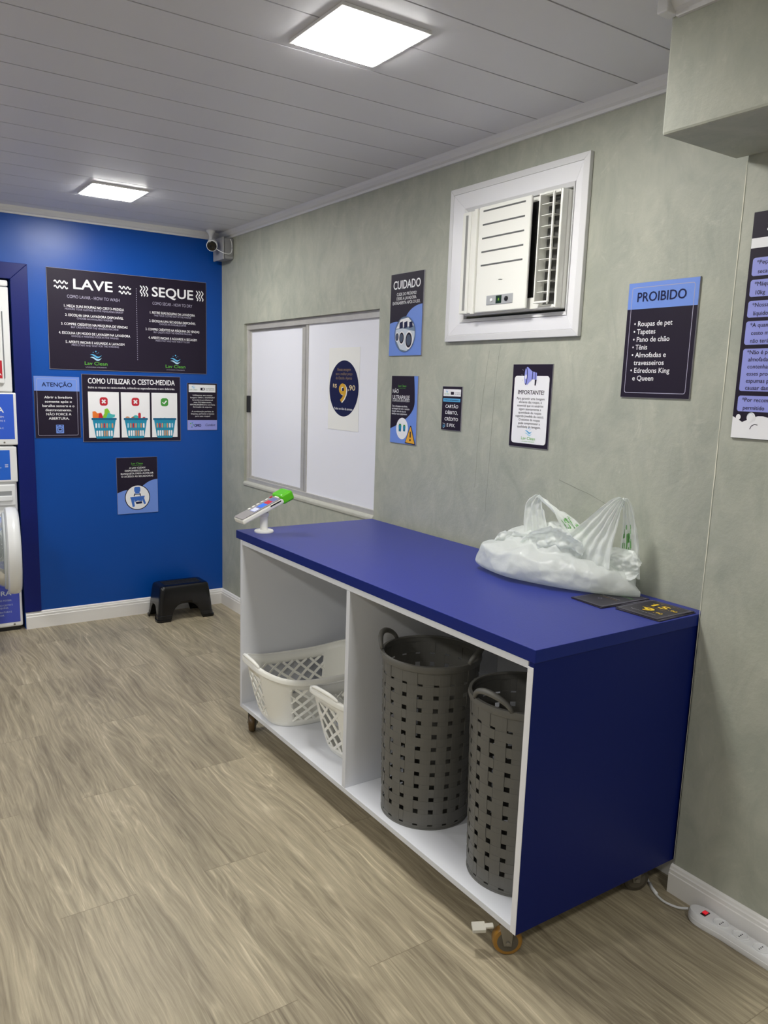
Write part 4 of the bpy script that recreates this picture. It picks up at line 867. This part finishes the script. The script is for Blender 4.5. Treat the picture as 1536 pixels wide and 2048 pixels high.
def caster(cx, cy, ang, tread, pedal):
    """wheel axle along direction ang (degrees); bottom at z=0"""
    a = math.radians(ang); axl = Vector((math.cos(a), math.sin(a), 0)); fw = Vector((-math.sin(a), math.cos(a), 0)); up = Vector((0, 0, 1)); c = Vector((cx, cy, .0475))
    e = obj('caster', boxes((cx - fw.x * .0 - .032, cx + .032, cy - .032, cy + .032, .1085, .1148)), STEEL, parent=ct, bevel=.002)
    o = obj('wheel', lathe(B(), [(.020, -.0165), (.034, -.0165), (.044, -.015), (.0475, -.010), (.0475, .010), (.044, .015), (.034, .0165), (.020, .0165)], c, (fw, up, axl), 36), tread, parent=e, smooth=True, auto=40)
    obj('hub', lathe(B(), [(.006, -.0170), (.030, -.0172), (.0335, -.0166), (.0335, .0166), (.030, .0172), (.006, .0170)], c, (fw, up, axl), 32), HUB, parent=e, smooth=True, auto=40)
    bm = B()
    for s in (-1, 1):
        P = [(-.016, .1084), (.03, .1084), (.012, .036), (-.012, .036)]
        A = [bm.verts.new(Vector((cx, cy, 0)) + axl * s * .0225 + fw * u + up * v) for u, v in P]; Bq = [bm.verts.new(Vector((cx, cy, 0)) + axl * s * .0185 + fw * u + up * v) for u, v in P]
        for i in range(4): bm.faces.new((A[i], A[(i + 1) % 4], Bq[(i + 1) % 4], Bq[i]))
        bm.faces.new(A); bm.faces.new(Bq[::-1])
    tube(bm, [c - axl * .027, c + axl * .027], .007, 12); bmesh.ops.recalc_face_normals(bm, faces=bm.faces)
    obj('fork', bm, STEEL, parent=e, bevel=.001)
    if pedal:
        bm = B(); d0 = Vector((cx, cy, 0))
        for k, (f0, f1, z0_, z1_, hw) in enumerate(((.045, .075, .088, .096, .010), (.070, .112, .080, .092, .021))):
            P = [d0 + fw * f + axl * s * hw + up * z for f, z in ((f0, z0_), (f1, z0_ - .004), (f1, z1_ - .004), (f0, z1_)) for s in (-1, 1)]
            v = [bm.verts.new(p) for p in P]
            for q in ((0, 2, 3, 1), (2, 4, 5, 3), (4, 6, 7, 5), (6, 0, 1, 7), (0, 6, 4, 2), (1, 3, 5, 7)): bm.faces.new([v[i] for i in q])
        bmesh.ops.recalc_face_normals(bm, faces=bm.faces)
        obj('brake_pedal', bm, mat('pedal_grey', (196, 192, 180), rough=.5), parent=e, bevel=.002)
caster(-.818, -4.150, 56, PU, True)
caster(-.815, -2.282, -33, mat('tyre_brown', (84, 64, 36), rough=.35), False)
caster(-.195, -4.150, 62, mat('tyre_dark', (70, 64, 54), rough=.5), False)
caster(-.10, -2.285, -33, MATS['tyre_brown'], False)

# ------------------------------------------------------------------ woven hampers
def hamper(cx, cy, rb, rt, hz, hang, label):
    z0 = .1368
    e = empty('laundry_hamper', (cx, cy, z0), label=label, cat='hamper', group='grey woven hampers in the right compartment')
    NC = 19; RW = 12; bm = B(); hole = .33; Hh = hz - .022
    def rad(z): return rb + (rt - rb) * (z / hz)
    zs = [0]; b0 = .014; pitch = (Hh - b0) / RW; rows = []
    for k in range(RW):
        za = b0 + pitch * k; rows.append((za, za + pitch * (.34 if 0 < k < RW - 1 else .15), True)); rows.append((rows[-1][1], b0 + pitch * (k + 1), False))
    rows = [(0, b0, False)] + rows + [(Hh, hz, False)]
    def cell(a0, a1, za, zb, off, sub=2):
        t = .0022
        for q in range(sub):
            b0_, b1_ = a0 + (a1 - a0) * q / sub, a0 + (a1 - a0) * (q + 1) / sub
            P = []
            for rr_ in (off, off - t):
                for (a, z) in ((b0_, za), (b1_, za), (b1_, zb), (b0_, zb)):
                    r = rad(z) + rr_; P.append(bm.verts.new((cx + r * math.cos(a), cy + r * math.sin(a), z0 + z)))
            for f in ((0, 1, 2, 3), (7, 6, 5, 4), (0, 4, 5, 1), (1, 5, 6, 2), (2, 6, 7, 3), (3, 7, 4, 0)): bm.faces.new([P[i] for i in f])
    da = 2 * PI / NC
    for c in range(NC):
        a0 = hang + c * da; ah = a0 + da * hole; a1 = a0 + da
        for i, (za, zb, ish) in enumerate(rows):
            edge = i == 0 or i >= len(rows) - 1
            if not ish or edge: cell(a0, ah, za, zb, 0.0 if edge else (.0012 if (i // 2) % 2 else -.0004), 1)
            cell(ah, a1, za, zb, 0 if edge else (.0018 if ((i // 2) + c) % 2 == 0 else .0002) - (.0008 if ish else 0), 3)
    o = obj('body', bm, DGREY, parent=e)
    obj('base', lathe(B(), [(rb - .003, 0), (rb + .002, .0), (rb + .002, .006), (rb - .004, .008)], (cx, cy, z0), 'Z', 60), DGREY, parent=e)
    bm = lathe(B(), [(rt - .004, hz - .018), (rt + .005, hz - .02), (rt + .009, hz - .008), (rt + .007, hz + .004), (rt - .003, hz + .005), (rt - .005, hz)], (cx, cy, z0), 'Z', 72, cap=False)
    obj('rim', bm, DGREY, parent=e, smooth=True, auto=45)
    for s in (0, PI):
        P = []
        for k in range(25):
            t = k / 24; a = hang + s + (t - .5) * .82; bump = math.sin(PI * t) ** .6; r = rt + .004 + .012 * bump
            P.append((cx + r * math.cos(a), cy + r * math.sin(a), z0 + hz + .004 + .046 * bump))
        bm = tube(B(), P, [.0075 + .0035 * math.sin(PI * k / 24) for k in range(25)], 10)
        obj('handle', bm, DGREY, parent=e, smooth=True)
hamper(-.655, -3.505, .170, .183, .635, math.radians(122), 'grey woven hamper standing deeper in the counter, next to the divider')
hamper(-.632, -3.985, .165, .183, .635, math.radians(188), 'grey woven hamper behind the counter right side panel, partly hidden by it')

# ------------------------------------------------------------------ white laundry baskets
def basket(cx, cy, yaw, label):
    z0 = .1368
    z0 = .1392; e = empty('laundry_basket', (cx, cy, z0), label=label, cat='basket', group='white lattice baskets in the left compartment')
    ca, sa = math.cos(yaw), math.sin(yaw); HB = .265; n_ = 3.2
    A1, B1, A0, B0 = .305, .206, .228, .150
    def P(th, h):
        f = max(0., min(1., h)); g = f ** .75
        if f < .06: g *= (f / .06) ** .5 * 1.0
        a = A0 + (A1 - A0) * g; b = B0 + (B1 - B0) * g
        c, s = math.cos(th), math.sin(th); k = 2 / n_
        x = a * math.copysign(abs(c) ** k, c); y_ = b * math.copysign(abs(s) ** k, s)
        top = HB + .030 * math.cos(2 * th) + .006
        return Vector((cx + ca * x - sa * y_, cy + sa * x + ca * y_, z0 + h * top))
    def isopen(th):
        p = P(th, 1) - Vector((cx, cy, 0)); x = ca * p.x + sa * p.y; y_ = -sa * p.x + ca * p.y
        return abs(x) < .19 or abs(y_) < .085
    NT = 144; ths = [2 * PI * (i + .5) / NT for i in range(NT)]
    # spread the angles evenly by arc length
    fine = [2 * PI * i / 2000 for i in range(2001)]; acc = [0]
    for i in range(2000): acc.append(acc[-1] + (P(fine[i + 1], .6) - P(fine[i], .6)).length)
    tot = acc[-1]; ths = []; j = 0
    for i in range(NT):
        while acc[j] < tot * i / NT: j += 1
        ths.append(fine[j])
    hb, ht = .13, .80
    bm = B(); hs_lo = [0, .03, .07, hb]; hs_hi = [ht, .88, 1.0]
    hs_mid = [hb + (ht - hb) * k / 5 for k in range(6)]
    grid = {}
    def vv(i, h):
        k = (i % NT, round(h, 4))
        if k not in grid: grid[k] = bm.verts.new(P(ths[i % NT], h))
        return grid[k]
    for i in range(NT):
        for hs in (hs_lo, hs_hi): 
            for k in range(len(hs) - 1): bm.faces.new((vv(i, hs[k]), vv(i + 1, hs[k]), vv(i + 1, hs[k + 1]), vv(i, hs[k + 1])))
        if not (isopen(ths[i]) and isopen(ths[(i + 1) % NT])):
            for k in range(5): bm.faces.new((vv(i, hs_mid[k]), vv(i + 1, hs_mid[k]), vv(i + 1, hs_mid[k + 1]), vv(i, hs_mid[k + 1])))
    bm.faces.new([vv(i, 0) for i in range(NT)][::-1])
    bmesh.ops.recalc_face_normals(bm, faces=bm.faces)
    obj('body', bm, WPLAS, parent=e, smooth=True, auto=50, solid=.003)
    # lattice: two families of slanting ribs in every open bay
    bm = B(); i = 0; runs = []; openf = [isopen(ths[k]) for k in range(NT)]; st0 = next(k for k in range(NT) if not openf[k]); cur = []
    for k in range(st0, st0 + NT + 1):
        if k < st0 + NT and openf[k % NT]: cur.append(k)
        elif cur: runs.append((cur[0] - 1, cur[-1] + 1)); cur = []
    seglen = tot / NT; hl = (ht - hb) * HB
    for (ra, rb_) in runs:
        Lr = (rb_ - ra) * seglen
        def Q(s, h):
            x = ra + s / seglen; i0 = int(math.floor(x)); f = x - i0
            return P(ths[i0 % NT], h).lerp(P(ths[(i0 + 1) % NT], h), f)
        for sgn in (1, -1):
            off = -hl * 1.1
            while off < Lr + hl * 1.1:
                pts = []
                for q in range(41):
                    tq = q / 40; s = off + sgn * (tq - .5) * hl * 1.15 + hl * .2 * math.sin(tq * 2.2); 
                    if -.002 <= s <= Lr + .002: pts.append(Q(max(0, min(Lr, s)), hb - .01 + (ht - hb + .02) * tq))
                if len(pts) > 2:
                    wd = .0062
                    for q in range(len(pts) - 1):
                        d = (pts[q + 1] - pts[q]).normalized(); nrm = Vector((pts[q].x - cx, pts[q].y - cy, 0)).normalized(); sd = d.cross(nrm).normalized() * wd; nn = nrm * .0018
                        v = [bm.verts.new(p) for p in (pts[q] - sd + nn, pts[q] + sd + nn, pts[q + 1] + sd + nn, pts[q + 1] - sd + nn, pts[q] - sd - nn, pts[q] + sd - nn, pts[q + 1] + sd - nn, pts[q + 1] - sd - nn)]
                        for f in ((0, 1, 2, 3), (7, 6, 5, 4), (0, 4, 5, 1), (1, 5, 6, 2), (2, 6, 7, 3), (3, 7, 4, 0)): bm.faces.new([v[z] for z in f])
                off += .074
    bmesh.ops.recalc_face_normals(bm, faces=bm.faces); obj('lattice', bm, WPLAS, parent=e)
    # rolled rim and the two raised grips
    bm = B(); rings = []
    for i in range(NT):
        p = P(ths[i], 1.0); q = P(ths[i], .9); o_ = Vector((p.x - cx, p.y - cy, 0)); tg = (P(ths[(i + 1) % NT], 1) - P(ths[i - 1], 1)); nr = Vector((tg.y, -tg.x, 0)).normalized()
        if nr.dot(o_) < 0: nr = -nr
        rings.append([bm.verts.new(p + nr * u + Vector((0, 0, v))) for u, v in ((-.002, -.004), (-.001, .004), (.006, .007), (.014, .004), (.017, -.004), (.017, -.018), (.0145, -.018), (.0135, -.006), (.004, -.003))])
    m_ = len(rings[0])
    for i in range(NT):
        for k in range(m_): bm.faces.new((rings[i][k], rings[(i + 1) % NT][k], rings[(i + 1) % NT][(k + 1) % m_], rings[i][(k + 1) % m_]))
    bmesh.ops.recalc_face_normals(bm, faces=bm.faces); obj('rim', bm, WPLAS, parent=e, smooth=True, auto=50)
    for s in (0, PI):
        pts = []
        for k in range(17):
            t = k / 16; th = s + (t - .5) * .62; p = P(th, 1.0); o_ = Vector((p.x - cx, p.y - cy, 0)).normalized(); pts.append(p + o_ * (.009) + Vector((0, 0, .004 + .012 * math.sin(PI * t) ** .7)))
        obj('handle', tube(B(), pts, [.005 + .0045 * math.sin(PI * k / 16) ** .5 for k in range(17)], 10), WPLAS, parent=e, smooth=True)
basket(-.600, -2.474, math.radians(-4), 'white lattice laundry basket at the far left end of the counter shelf')
basket(-.500, -2.962, math.radians(3), 'white lattice laundry basket half hidden behind the counter divider')

# ------------------------------------------------------------------ card terminal on its stand
tb = Vector((-.752, -2.268, 1.028))
te = empty('card_terminal', tb, label='card payment terminal with green cap on a white stand at counter end', cat='payment terminal')
obj('stand_base', lathe(B(), [(.047, 0), (.048, .006), (.045, .011), (.022, .013)], tb, 'Z', 40), WPLAS, parent=te, smooth=True, auto=40)
obj('stand_post', lathe(B(), [(.020, .0135), (.0185, .02), (.0185, .078), (.024, .082), (.024, .098)], tb, 'Z', 28), WPLAS, parent=te, smooth=True, auto=40)
obj('clamp', boxes((tb.x - .016, tb.x + .016, tb.y - .014, tb.y + .014, tb.z + .0985, tb.z + .118)), mat('clamp_grey', (150, 150, 146), rough=.4), parent=te, bevel=.003)
obj('clamp_knob', lathe(B(), [(.007, 0), (.007, .010), (.005, .011)], (tb.x - .004, tb.y - .0142, tb.z + .1075), (Vector((1, 0, 0)), Vector((0, 0, 1)), Vector((0, -1, 0))), 18), BLACKP, parent=te)
al = math.radians(24); RM = Matrix.Translation((-.745, -2.268, 1.169)) @ Matrix.Rotation(-al, 4, 'Y')     # x = along device (rises to the wall), z = up from face
def tdev(name, args, m_, bevel=.002, par=te, seg=2):
    bm = boxes(*args); bm.transform(RM); return obj(name, bm, m_, parent=par, bevel=bevel, seg=seg)
L0, L1 = -.162, .066
body = tdev('body', [(L0, L1 + .03, -.052, .052, -.026, .0)], WPLAS, .007)
tdev('face_plate', [(L0 + .004, L1, -.049, .049, .0, .004)], mat('terminal_grey', (150, 146, 146), rough=.4), .003, body)
tdev('side_slot', [(.0, L1 - .005, -.0535, -.0515, -.010, -.004)], BLACKP, .0, body)
scr = tdev('screen', [(-.085, .055, -.040, .012, .004, .0052)], mat('screen_glow', (60, 66, 110), rough=.15, emit=((.45, .5, .9, 1), .35)), .0, body)
def timg(u0, u1, v0, v1, m_): tdev('screen_tile', [(u0, u1, v0, v1, .0052, .0056)], m_, .0, scr)
timg(-.082, -.052, -.038, .010, mat('tile_pale', (210, 214, 240), rough=.2, emit=((.7, .75, 1, 1), .35)))
timg(-.040, -.006, -.038, .010, mat('tile_blue', (50, 110, 220), rough=.2, emit=((.1, .25, .9, 1), .35)))
timg(-.003, .026, -.038, .010, mat('tile_red', (190, 50, 60), rough=.2, emit=((.7, .08, .12, 1), .3)))
for k in range(6): tdev('key', [(-.085 + .026 * k, -.069 + .026 * k, .026, .038, .004, .0085)], RED if k == 5 else WPLAS, .002, body)
tdev('key', [(.060, .070, -.030, .010, .004, .0075)], WPLAS, .002, body)
gb = boxes((L1 + .001, L1 + .072, -.0535, .0535, -.034, .016)); gb.transform(RM)
obj('printer_cap', gb, mat('lime_plastic', (96, 205, 20), rough=.3), parent=te, bevel=.013, seg=4)

# ------------------------------------------------------------------ plastic bag
bag = empty('plastic_bag', (-.18, -3.6, 1.028), label='crumpled white plastic carrier bag with two raised handles on the counter', cat='bag')
def bag_mat():
    M = bpy.data.materials.new('thin_white_plastic'); M.use_nodes = True; nt = M.node_tree; N = nt.nodes; L = nt.links; b = N['Principled BSDF']
    b.inputs['Base Color'].default_value = lin((246, 249, 247)); b.inputs['Roughness'].default_value = .32
    tl = N.new('ShaderNodeBsdfTranslucent'); tl.inputs['Color'].default_value = lin((238, 246, 240)); tp = N.new('ShaderNodeBsdfTransparent')
    m1 = N.new('ShaderNodeMixShader'); m1.inputs[0].default_value = .30; L.new(b.outputs[0], m1.inputs[1]); L.new(tl.outputs[0], m1.inputs[2])
    m2 = N.new('ShaderNodeMixShader'); m2.inputs[0].default_value = .18; L.new(m1.outputs[0], m2.inputs[1]); L.new(tp.outputs[0], m2.inputs[2])
    tc = N.new('ShaderNodeTexCoord'); nz = N.new('ShaderNodeTexNoise'); nz.inputs['Scale'].default_value = 17; nz.inputs['Detail'].default_value = 3; nz.inputs['Distortion'].default_value = .5; L.new(tc.outputs['Object'], nz.inputs['Vector'])
    bp = N.new('ShaderNodeBump'); bp.inputs['Strength'].default_value = .5; bp.inputs['Distance'].default_value = .012; L.new(nz.outputs['Fac'], bp.inputs['Height']); L.new(bp.outputs['Normal'], b.inputs['Normal'])
    L.new(m2.outputs[0], N['Material Output'].inputs['Surface']); return M
BAGM = bag_mat(); BAGP = mat('bag_print_green', (120, 176, 110), rough=.4)
def crumple(p, sc, seed=0.0):
    """facet-like folds: distance field between scattered points, sharp along the ridges"""
    q = Vector((p.x * sc + seed, p.y * sc * .8, p.z * sc * 1.2)); d = noise.voronoi(q)[0]
    return (d[1] - d[0]) - .35
def crease(p, s=1.0, seed=0.0):
    return s * (-.034 * crumple(p, 4.6, seed + 4) - .017 * crumple(p, 10, seed) - .004 * crumple(p + Vector((.3, .1, .2)), 22, seed) + .012 * noise.noise(p * 7))
def lobe(bm, ST, amp_fold, amp_cr, seed, NS=150, NR=90):
    """tapered bulge lying on the counter; ST: (x, y, half width, height)"""
    def station(t):
        x = t * (len(ST) - 1); i = min(int(x), len(ST) - 2); f = x - i
        p0, p1, p2, p3 = ST[max(i - 1, 0)], ST[i], ST[i + 1], ST[min(i + 2, len(ST) - 1)]
        return [.5 * (2 * b + (c - a) * f + (2 * a - 5 * b + 4 * c - d) * f * f + (3 * b - a - 3 * c + d) * f ** 3) for a, b, c, d in zip(p0, p1, p2, p3)]
    rings = []
    for i in range(NS + 1):
        t = i / NS; x0, y0, hw, hh = station(t); xa, ya, _, _ = station(min(1, t + .02)); xb, yb, _, _ = station(max(0, t - .02))
        tg = Vector((xa - xb, ya - yb, 0)).normalized(); sd = Vector((-tg.y, tg.x, 0)); hw = max(hw, .004); hh = max(hh, .008); r = []
        for k in range(NR):
            a = 2 * PI * k / NR; c, s_ = math.cos(a), math.sin(a)
            z = 1.0295 + hh * (.36 + .64 * s_ if s_ > 0 else .36 * (1 - abs(s_) ** .6))
            p = Vector((x0, y0, z)) + sd * (hw * math.copysign(abs(c) ** .85, c))
            am = max(0, min(1, (z - 1.034) / .03)) * min(1, hw / .05)
            d = (sd * c + Vector((0, 0, max(s_, 0)))).normalized()
            u = z * 40 - t * 5 + 2.0 * noise.noise(Vector((p.y * 5, z * 6, seed)))
            fold = amp_fold * (1 - 2 * abs(math.sin(u))) * max(0, noise.noise(Vector((p.y * 5, z * 9, seed + 3))) + .4)
            p = p + d * am * (fold + amp_cr * crease(p, 1.0, seed))
            p.z = max(p.z, 1.0287); p.x = min(p.x, -.012); r.append(bm.verts.new(p))
        rings.append(r)
    for i in range(NS):
        for k in range(NR): bm.faces.new((rings[i][k], rings[i + 1][k], rings[i + 1][(k + 1) % NR], rings[i][(k + 1) % NR]))
    bm.faces.new(rings[0]); bm.faces.new(rings[-1][::-1])
bm = B()
lobe(bm, [(-.20, -3.365, .02, .05), (-.222, -3.385, .085, .115), (-.245, -3.45, .105, .130), (-.255, -3.55, .105, .128), (-.235, -3.66, .098, .122), (-.20, -3.77, .088, .116), (-.155, -3.87, .070, .102), (-.118, -3.935, .044, .070), (-.085, -3.985, .008, .020)], .010, .85, 0.0)
lobe(bm, [(-.13, -3.36, .02, .05), (-.135, -3.385, .085, .130), (-.14, -3.45, .110, .165), (-.145, -3.56, .118, .178), (-.14, -3.68, .112, .180), (-.125, -3.78, .10, .155), (-.11, -3.87, .08, .120), (-.10, -3.93, .055, .085), (-.09, -3.965, .01, .03)], .004, 1.25, 7.3)
bmesh.ops.recalc_face_normals(bm, faces=bm.faces)
o = obj('body', bm, BAGM, parent=bag, smooth=True); rm = o.modifiers.new('merge', 'REMESH'); rm.mode = 'VOXEL'; rm.voxel_size = .0045; rm.use_smooth_shade = True
def strip(bm, path, widths, wdir, pleat, npl, seed=0.0, nv=30, nu=40, mi=0, green=None, crush=0.0):
    path = smooth_pts(path, 12 if not crush else 20); n = len(path); rows = []; wd = Vector(wdir).normalized()
    for i, p in enumerate(path):
        t = i / (n - 1); x = t * (len(widths) - 1); a = min(int(x), len(widths) - 2); w_ = widths[a] + (widths[a + 1] - widths[a]) * (x - a)
        tg = (path[min(i + 1, n - 1)] - path[max(i - 1, 0)]).normalized(); nr = tg.cross(wd).normalized(); sd = nr.cross(tg).normalized()
        row = []
        for k in range(nv + 1):
            v = k / nv - .5
            off = pleat * math.sin(v * npl * 2 * PI + seed + 1.2 * noise.noise(Vector((t * 4, v * 3, seed)))) + .006 * noise.noise(Vector((t * 9, v * 9, seed + 3)))
            if crush:
                cp_ = p + sd * (v * w_); off += crush * crumple(cp_, 16, seed) + crush * .5 * crumple(cp_, 37, seed + 2)
            row.append(bm.verts.new(p + sd * (v * w_) + nr * off + tg * (.005 * noise.noise(Vector((v * 8, seed, t * 3))))))
        rows.append(row)
    for i in range(n - 1):
        for k in range(nv):
            f = bm.faces.new((rows[i][k], rows[i][k + 1], rows[i + 1][k + 1], rows[i + 1][k]))
            if green and green[0] < i / n < green[1] and green[2] < k / nv < green[3] and noise.noise(Vector((i * .23, k * .45, seed))) > .05: f.material_index = 1
WD = (.30, -.95, 0)
bm = B()
strip(bm, [(-.20, -3.585, 1.12), (-.20, -3.575, 1.165), (-.20, -3.555, 1.24), (-.20, -3.545, 1.30), (-.198, -3.556, 1.338), (-.196, -3.564, 1.352)], [.15, .115, .10, .085, .045, .016], WD, .0055, 3.4, 1.0)
strip(bm, [(-.196, -3.562, 1.350), (-.19, -3.60, 1.328), (-.18, -3.66, 1.292), (-.165, -3.715, 1.245), (-.15, -3.755, 1.19), (-.14, -3.775, 1.12)], [.018, .034, .048, .062, .09, .12], (.3, -.75, -.5), .005, 2.6, 4.0, green=(.45, .75, .2, .9))
obj('handle', bm, [BAGM, BAGP], parent=bag, smooth=True)
bm = B()
strip(bm, [(-.20, -3.80, 1.12), (-.19, -3.815, 1.18), (-.165, -3.845, 1.26), (-.14, -3.88, 1.345), (-.125, -3.902, 1.382)], [.24, .20, .13, .065, .02], WD, .006, 5.3, 2.0)
strip(bm, [(-.125, -3.902, 1.382), (-.112, -3.915, 1.365), (-.10, -3.925, 1.28), (-.095, -3.93, 1.18), (-.10, -3.925, 1.10)], [.02, .03, .05, .075, .11], WD, .005, 3.1, 6.0, green=(.45, .75, .05, .6))
obj('handle', bm, [BAGM, BAGP], parent=bag, smooth=True)
bm = B()   # crumpled mouth gathered between the handles
strip(bm, [(-.235, -3.385, 1.11), (-.235, -3.43, 1.14), (-.225, -3.50, 1.155), (-.22, -3.58, 1.165)], [.05, .10, .11, .06], (-.4, .15, 1), .010, 1.3, 5.0, nv=34, crush=.026)
strip(bm, [(-.255, -3.56, 1.145), (-.25, -3.63, 1.175), (-.24, -3.70, 1.190), (-.225, -3.76, 1.19), (-.21, -3.81, 1.165)], [.06, .12, .14, .12, .05], (-.35, .1, 1), .012, 1.7, 8.0, nv=38, crush=.028)
strip(bm, [(-.19, -3.54, 1.17), (-.185, -3.62, 1.195), (-.175, -3.70, 1.195), (-.165, -3.77, 1.18)], [.08, .12, .13, .07], (-.1, .1, 1), .013, 2.2, 11.0, nv=38, crush=.028)
strip(bm, [(-.165, -3.845, 1.15), (-.145, -3.895, 1.15), (-.12, -3.95, 1.14), (-.105, -3.985, 1.135)], [.06, .11, .12, .05], (.05, .25, 1), .008, 1.4, 19.0, nv=34, crush=.020)
obj('mouth', bm, BAGM, parent=bag, smooth=True)

# ------------------------------------------------------------------ price cards on the counter end
CARD = mat('card_dark', (46, 42, 54), rough=.35, spec=.35)
def card(cx, cy, z, lx, ly, rot, label, kind):
    M = Matrix.Translation((cx, cy, z)) @ Matrix.Rotation(math.radians(rot), 4, 'Z') @ Matrix(((0, 1, 0, 0), (-1, 0, 0, 0), (0, 0, 1, 0), (0, 0, 0, 1)))   # u = -y, v = +x
    e = empty('price_card', None, mtx=M, label=label, cat='card', group='dark price cards on the counter')
    obj('board', boxes((-ly / 2, ly / 2, -lx / 2, lx / 2, 0, .0022)), [CARD], parent=e, world=False)
    F = Flat(); p = .008; F.line([(-ly / 2 + p, -lx / 2 + p), (ly / 2 - p, -lx / 2 + p), (ly / 2 - p, lx / 2 - p), (-ly / 2 + p, lx / 2 - p)], .0016, DIMW, 1, close=True); F.build('border_line', e, .0022)
    F = Flat()
    if kind == 'price':
        F.text('15', -.004, .042, .036, YEL, 2, width=.056, bold=.05).text(',90', .050, .032, .015, YEL, 2, width=.03, bold=.02).text('R$', -.036, .05, .006, YEL, 2, width=.012)
        F.text('9', -.008, -.024, .040, YEL, 2, width=.036, bold=.05).text(',90', .040, -.034, .015, YEL, 2, width=.03, bold=.02).text('R$', -.034, -.010, .006, YEL, 2, width=.012)
        F.text('Lavagem a partir de', 0, .076, .0045, GOLD, 2, width=.09).text('Secagem por apenas', 0, .010, .0045, GOLD, 2, width=.08).text('Todos os dias da semana', 0, -.062, .0045, WHITE, 2, width=.10)
    else:
        logo(F, .03, .06, .05, 2); F.line([(-.012 + .008 * math.cos(k), -.04 + .008 * math.sin(k)) for k in (0, 1.57, 3.14, 4.71)], .002, WHITE, 2, close=True)
        F.text('Pague com cartão ou pix', 0, .005, .0045, WHITE, 2, width=.08).text('no terminal do balcão', 0, -.008, .0045, GOLD, 2, width=.075)
    F.build('lettering', e, .0022)
ZT = 1.0283
card(-.205, -3.955, ZT, .245, .145, -5, 'lower dark card edge showing under the card beside the plastic bag', 'x')
card(-.200, -3.946, ZT + .0024, .245, .145, -2, 'dark card with small logo lying partly under the plastic bag', 'x')
card(-.186, -4.126, ZT, .205, .172, 1.5, 'lower dark card whose edge shows under the card with yellow prices', 'y')
card(-.181, -4.118, ZT + .0024, .200, .170, 0, 'dark card with yellow prices 15 and 9 at the counter corner', 'price')

# ------------------------------------------------------------------ power strip
ps = empty('power_strip', (-.15, -4.65, 0), label='white power strip with red switch on the floor along the baseboard', cat='power strip')
bx, by = -.148, -4.345
outl = []
def hwid(d): return .036 * math.sqrt(max(0, 1 - ((.05 - d) / .05) ** 2)) if d < .05 else .036 - .007 * min(1, max(0, (d - .07) / .06))
for k in range(13): outl.append((.05 * (1 - math.cos(k / 12 * PI / 2)), None))
ds = [.05 * (1 - math.cos(k / 12 * PI / 2)) for k in range(13)] + [.06, .07, .085, .1, .115, .13, .3, .5, .62]
hw_ = [max(.0008, hwid(d)) for d in ds]
bm = B(); layers = [(0, .92), (.004, 1.0), (.020, 1.0), (.021, .97), (.034, .93), (.039, .84), (.040, .7)]; rg = []
for z, sc in layers:
    L = [(bx - h * sc, by - d - (1 - sc) * .02 * (1 if d < .05 else 0)) for d, h in zip(ds, hw_)] + [(bx + h * sc, by - d - (1 - sc) * .02 * (1 if d < .05 else 0)) for d, h in reversed(list(zip(ds, hw_)))]
    rg.append([bm.verts.new((x, y, z + .0005)) for x, y in L])
for i in range(len(rg) - 1):
    n = len(rg[0])
    for k in range(n): bm.faces.new((rg[i][k], rg[i][(k + 1) % n], rg[i + 1][(k + 1) % n], rg[i + 1][k]))
bm.faces.new(rg[0][::-1]); bm.faces.new(rg[-1]); bmesh.ops.recalc_face_normals(bm, faces=bm.faces)
obj('body', bm, mat('strip_white', (232, 232, 234), rough=.35), parent=ps, smooth=True, auto=35)
sw = obj('switch', boxes((bx - .017, bx + .013, by - .066, by - .048, .0395, .043)), BLACKP, parent=ps, bevel=.001)
obj('switch_lamp', boxes((bx - .010, bx + .006, by - .064, by - .050, .043, .047)), mat('switch_red', (170, 10, 20), rough=.2, emit=((.9, .02, .04, 1), .5)), parent=sw, bevel=.001)
for k in range(7):
    c = Vector((bx, by - .115 - .068 * k, .0404))
    s = obj('socket', lathe(B(), [(.0265, 0), (.0265, .003), (.024, .0042), (.022, .0035), (.021, .0008), (.002, .0006)], c, (Vector((.85, 0, 0)), Vector((0, 1, 0)), Vector((0, 0, 1))), 36), MATS['strip_white'], parent=ps, smooth=True, auto=35)
    bm = B()
    for dx in (-.009, 0, .009): lathe(bm, [(.0023, 0), (.0023, .0003)], c + Vector((dx, 0, .0009)), 'Z', 10)
    obj('pin_hole', bm, mat('hole_dark', (40, 40, 42), rough=.8), parent=s)
pts = [(bx, by + .006, .020), (bx - .012, by + .04, .008), (bx - .020, by + .09, .0046), (bx - .004, by + .14, .0046), (bx + .024, by + .182, .0046), (bx + .068, by + .235, .0046), (bx + .105, by + .30, .0046)]
obj('cord', tube(B(), smooth_pts(pts, 8), .0042, 10), MATS['strip_white'], parent=ps, smooth=True)
obj('strain_relief', tube(B(), [(bx - .009, by + .126, .0066), (bx + .006, by + .155, .0066), (bx + .022, by + .178, .0066)], [.0065, .005, .0065], 10), MATS['strip_white'], parent=ps, smooth=True)
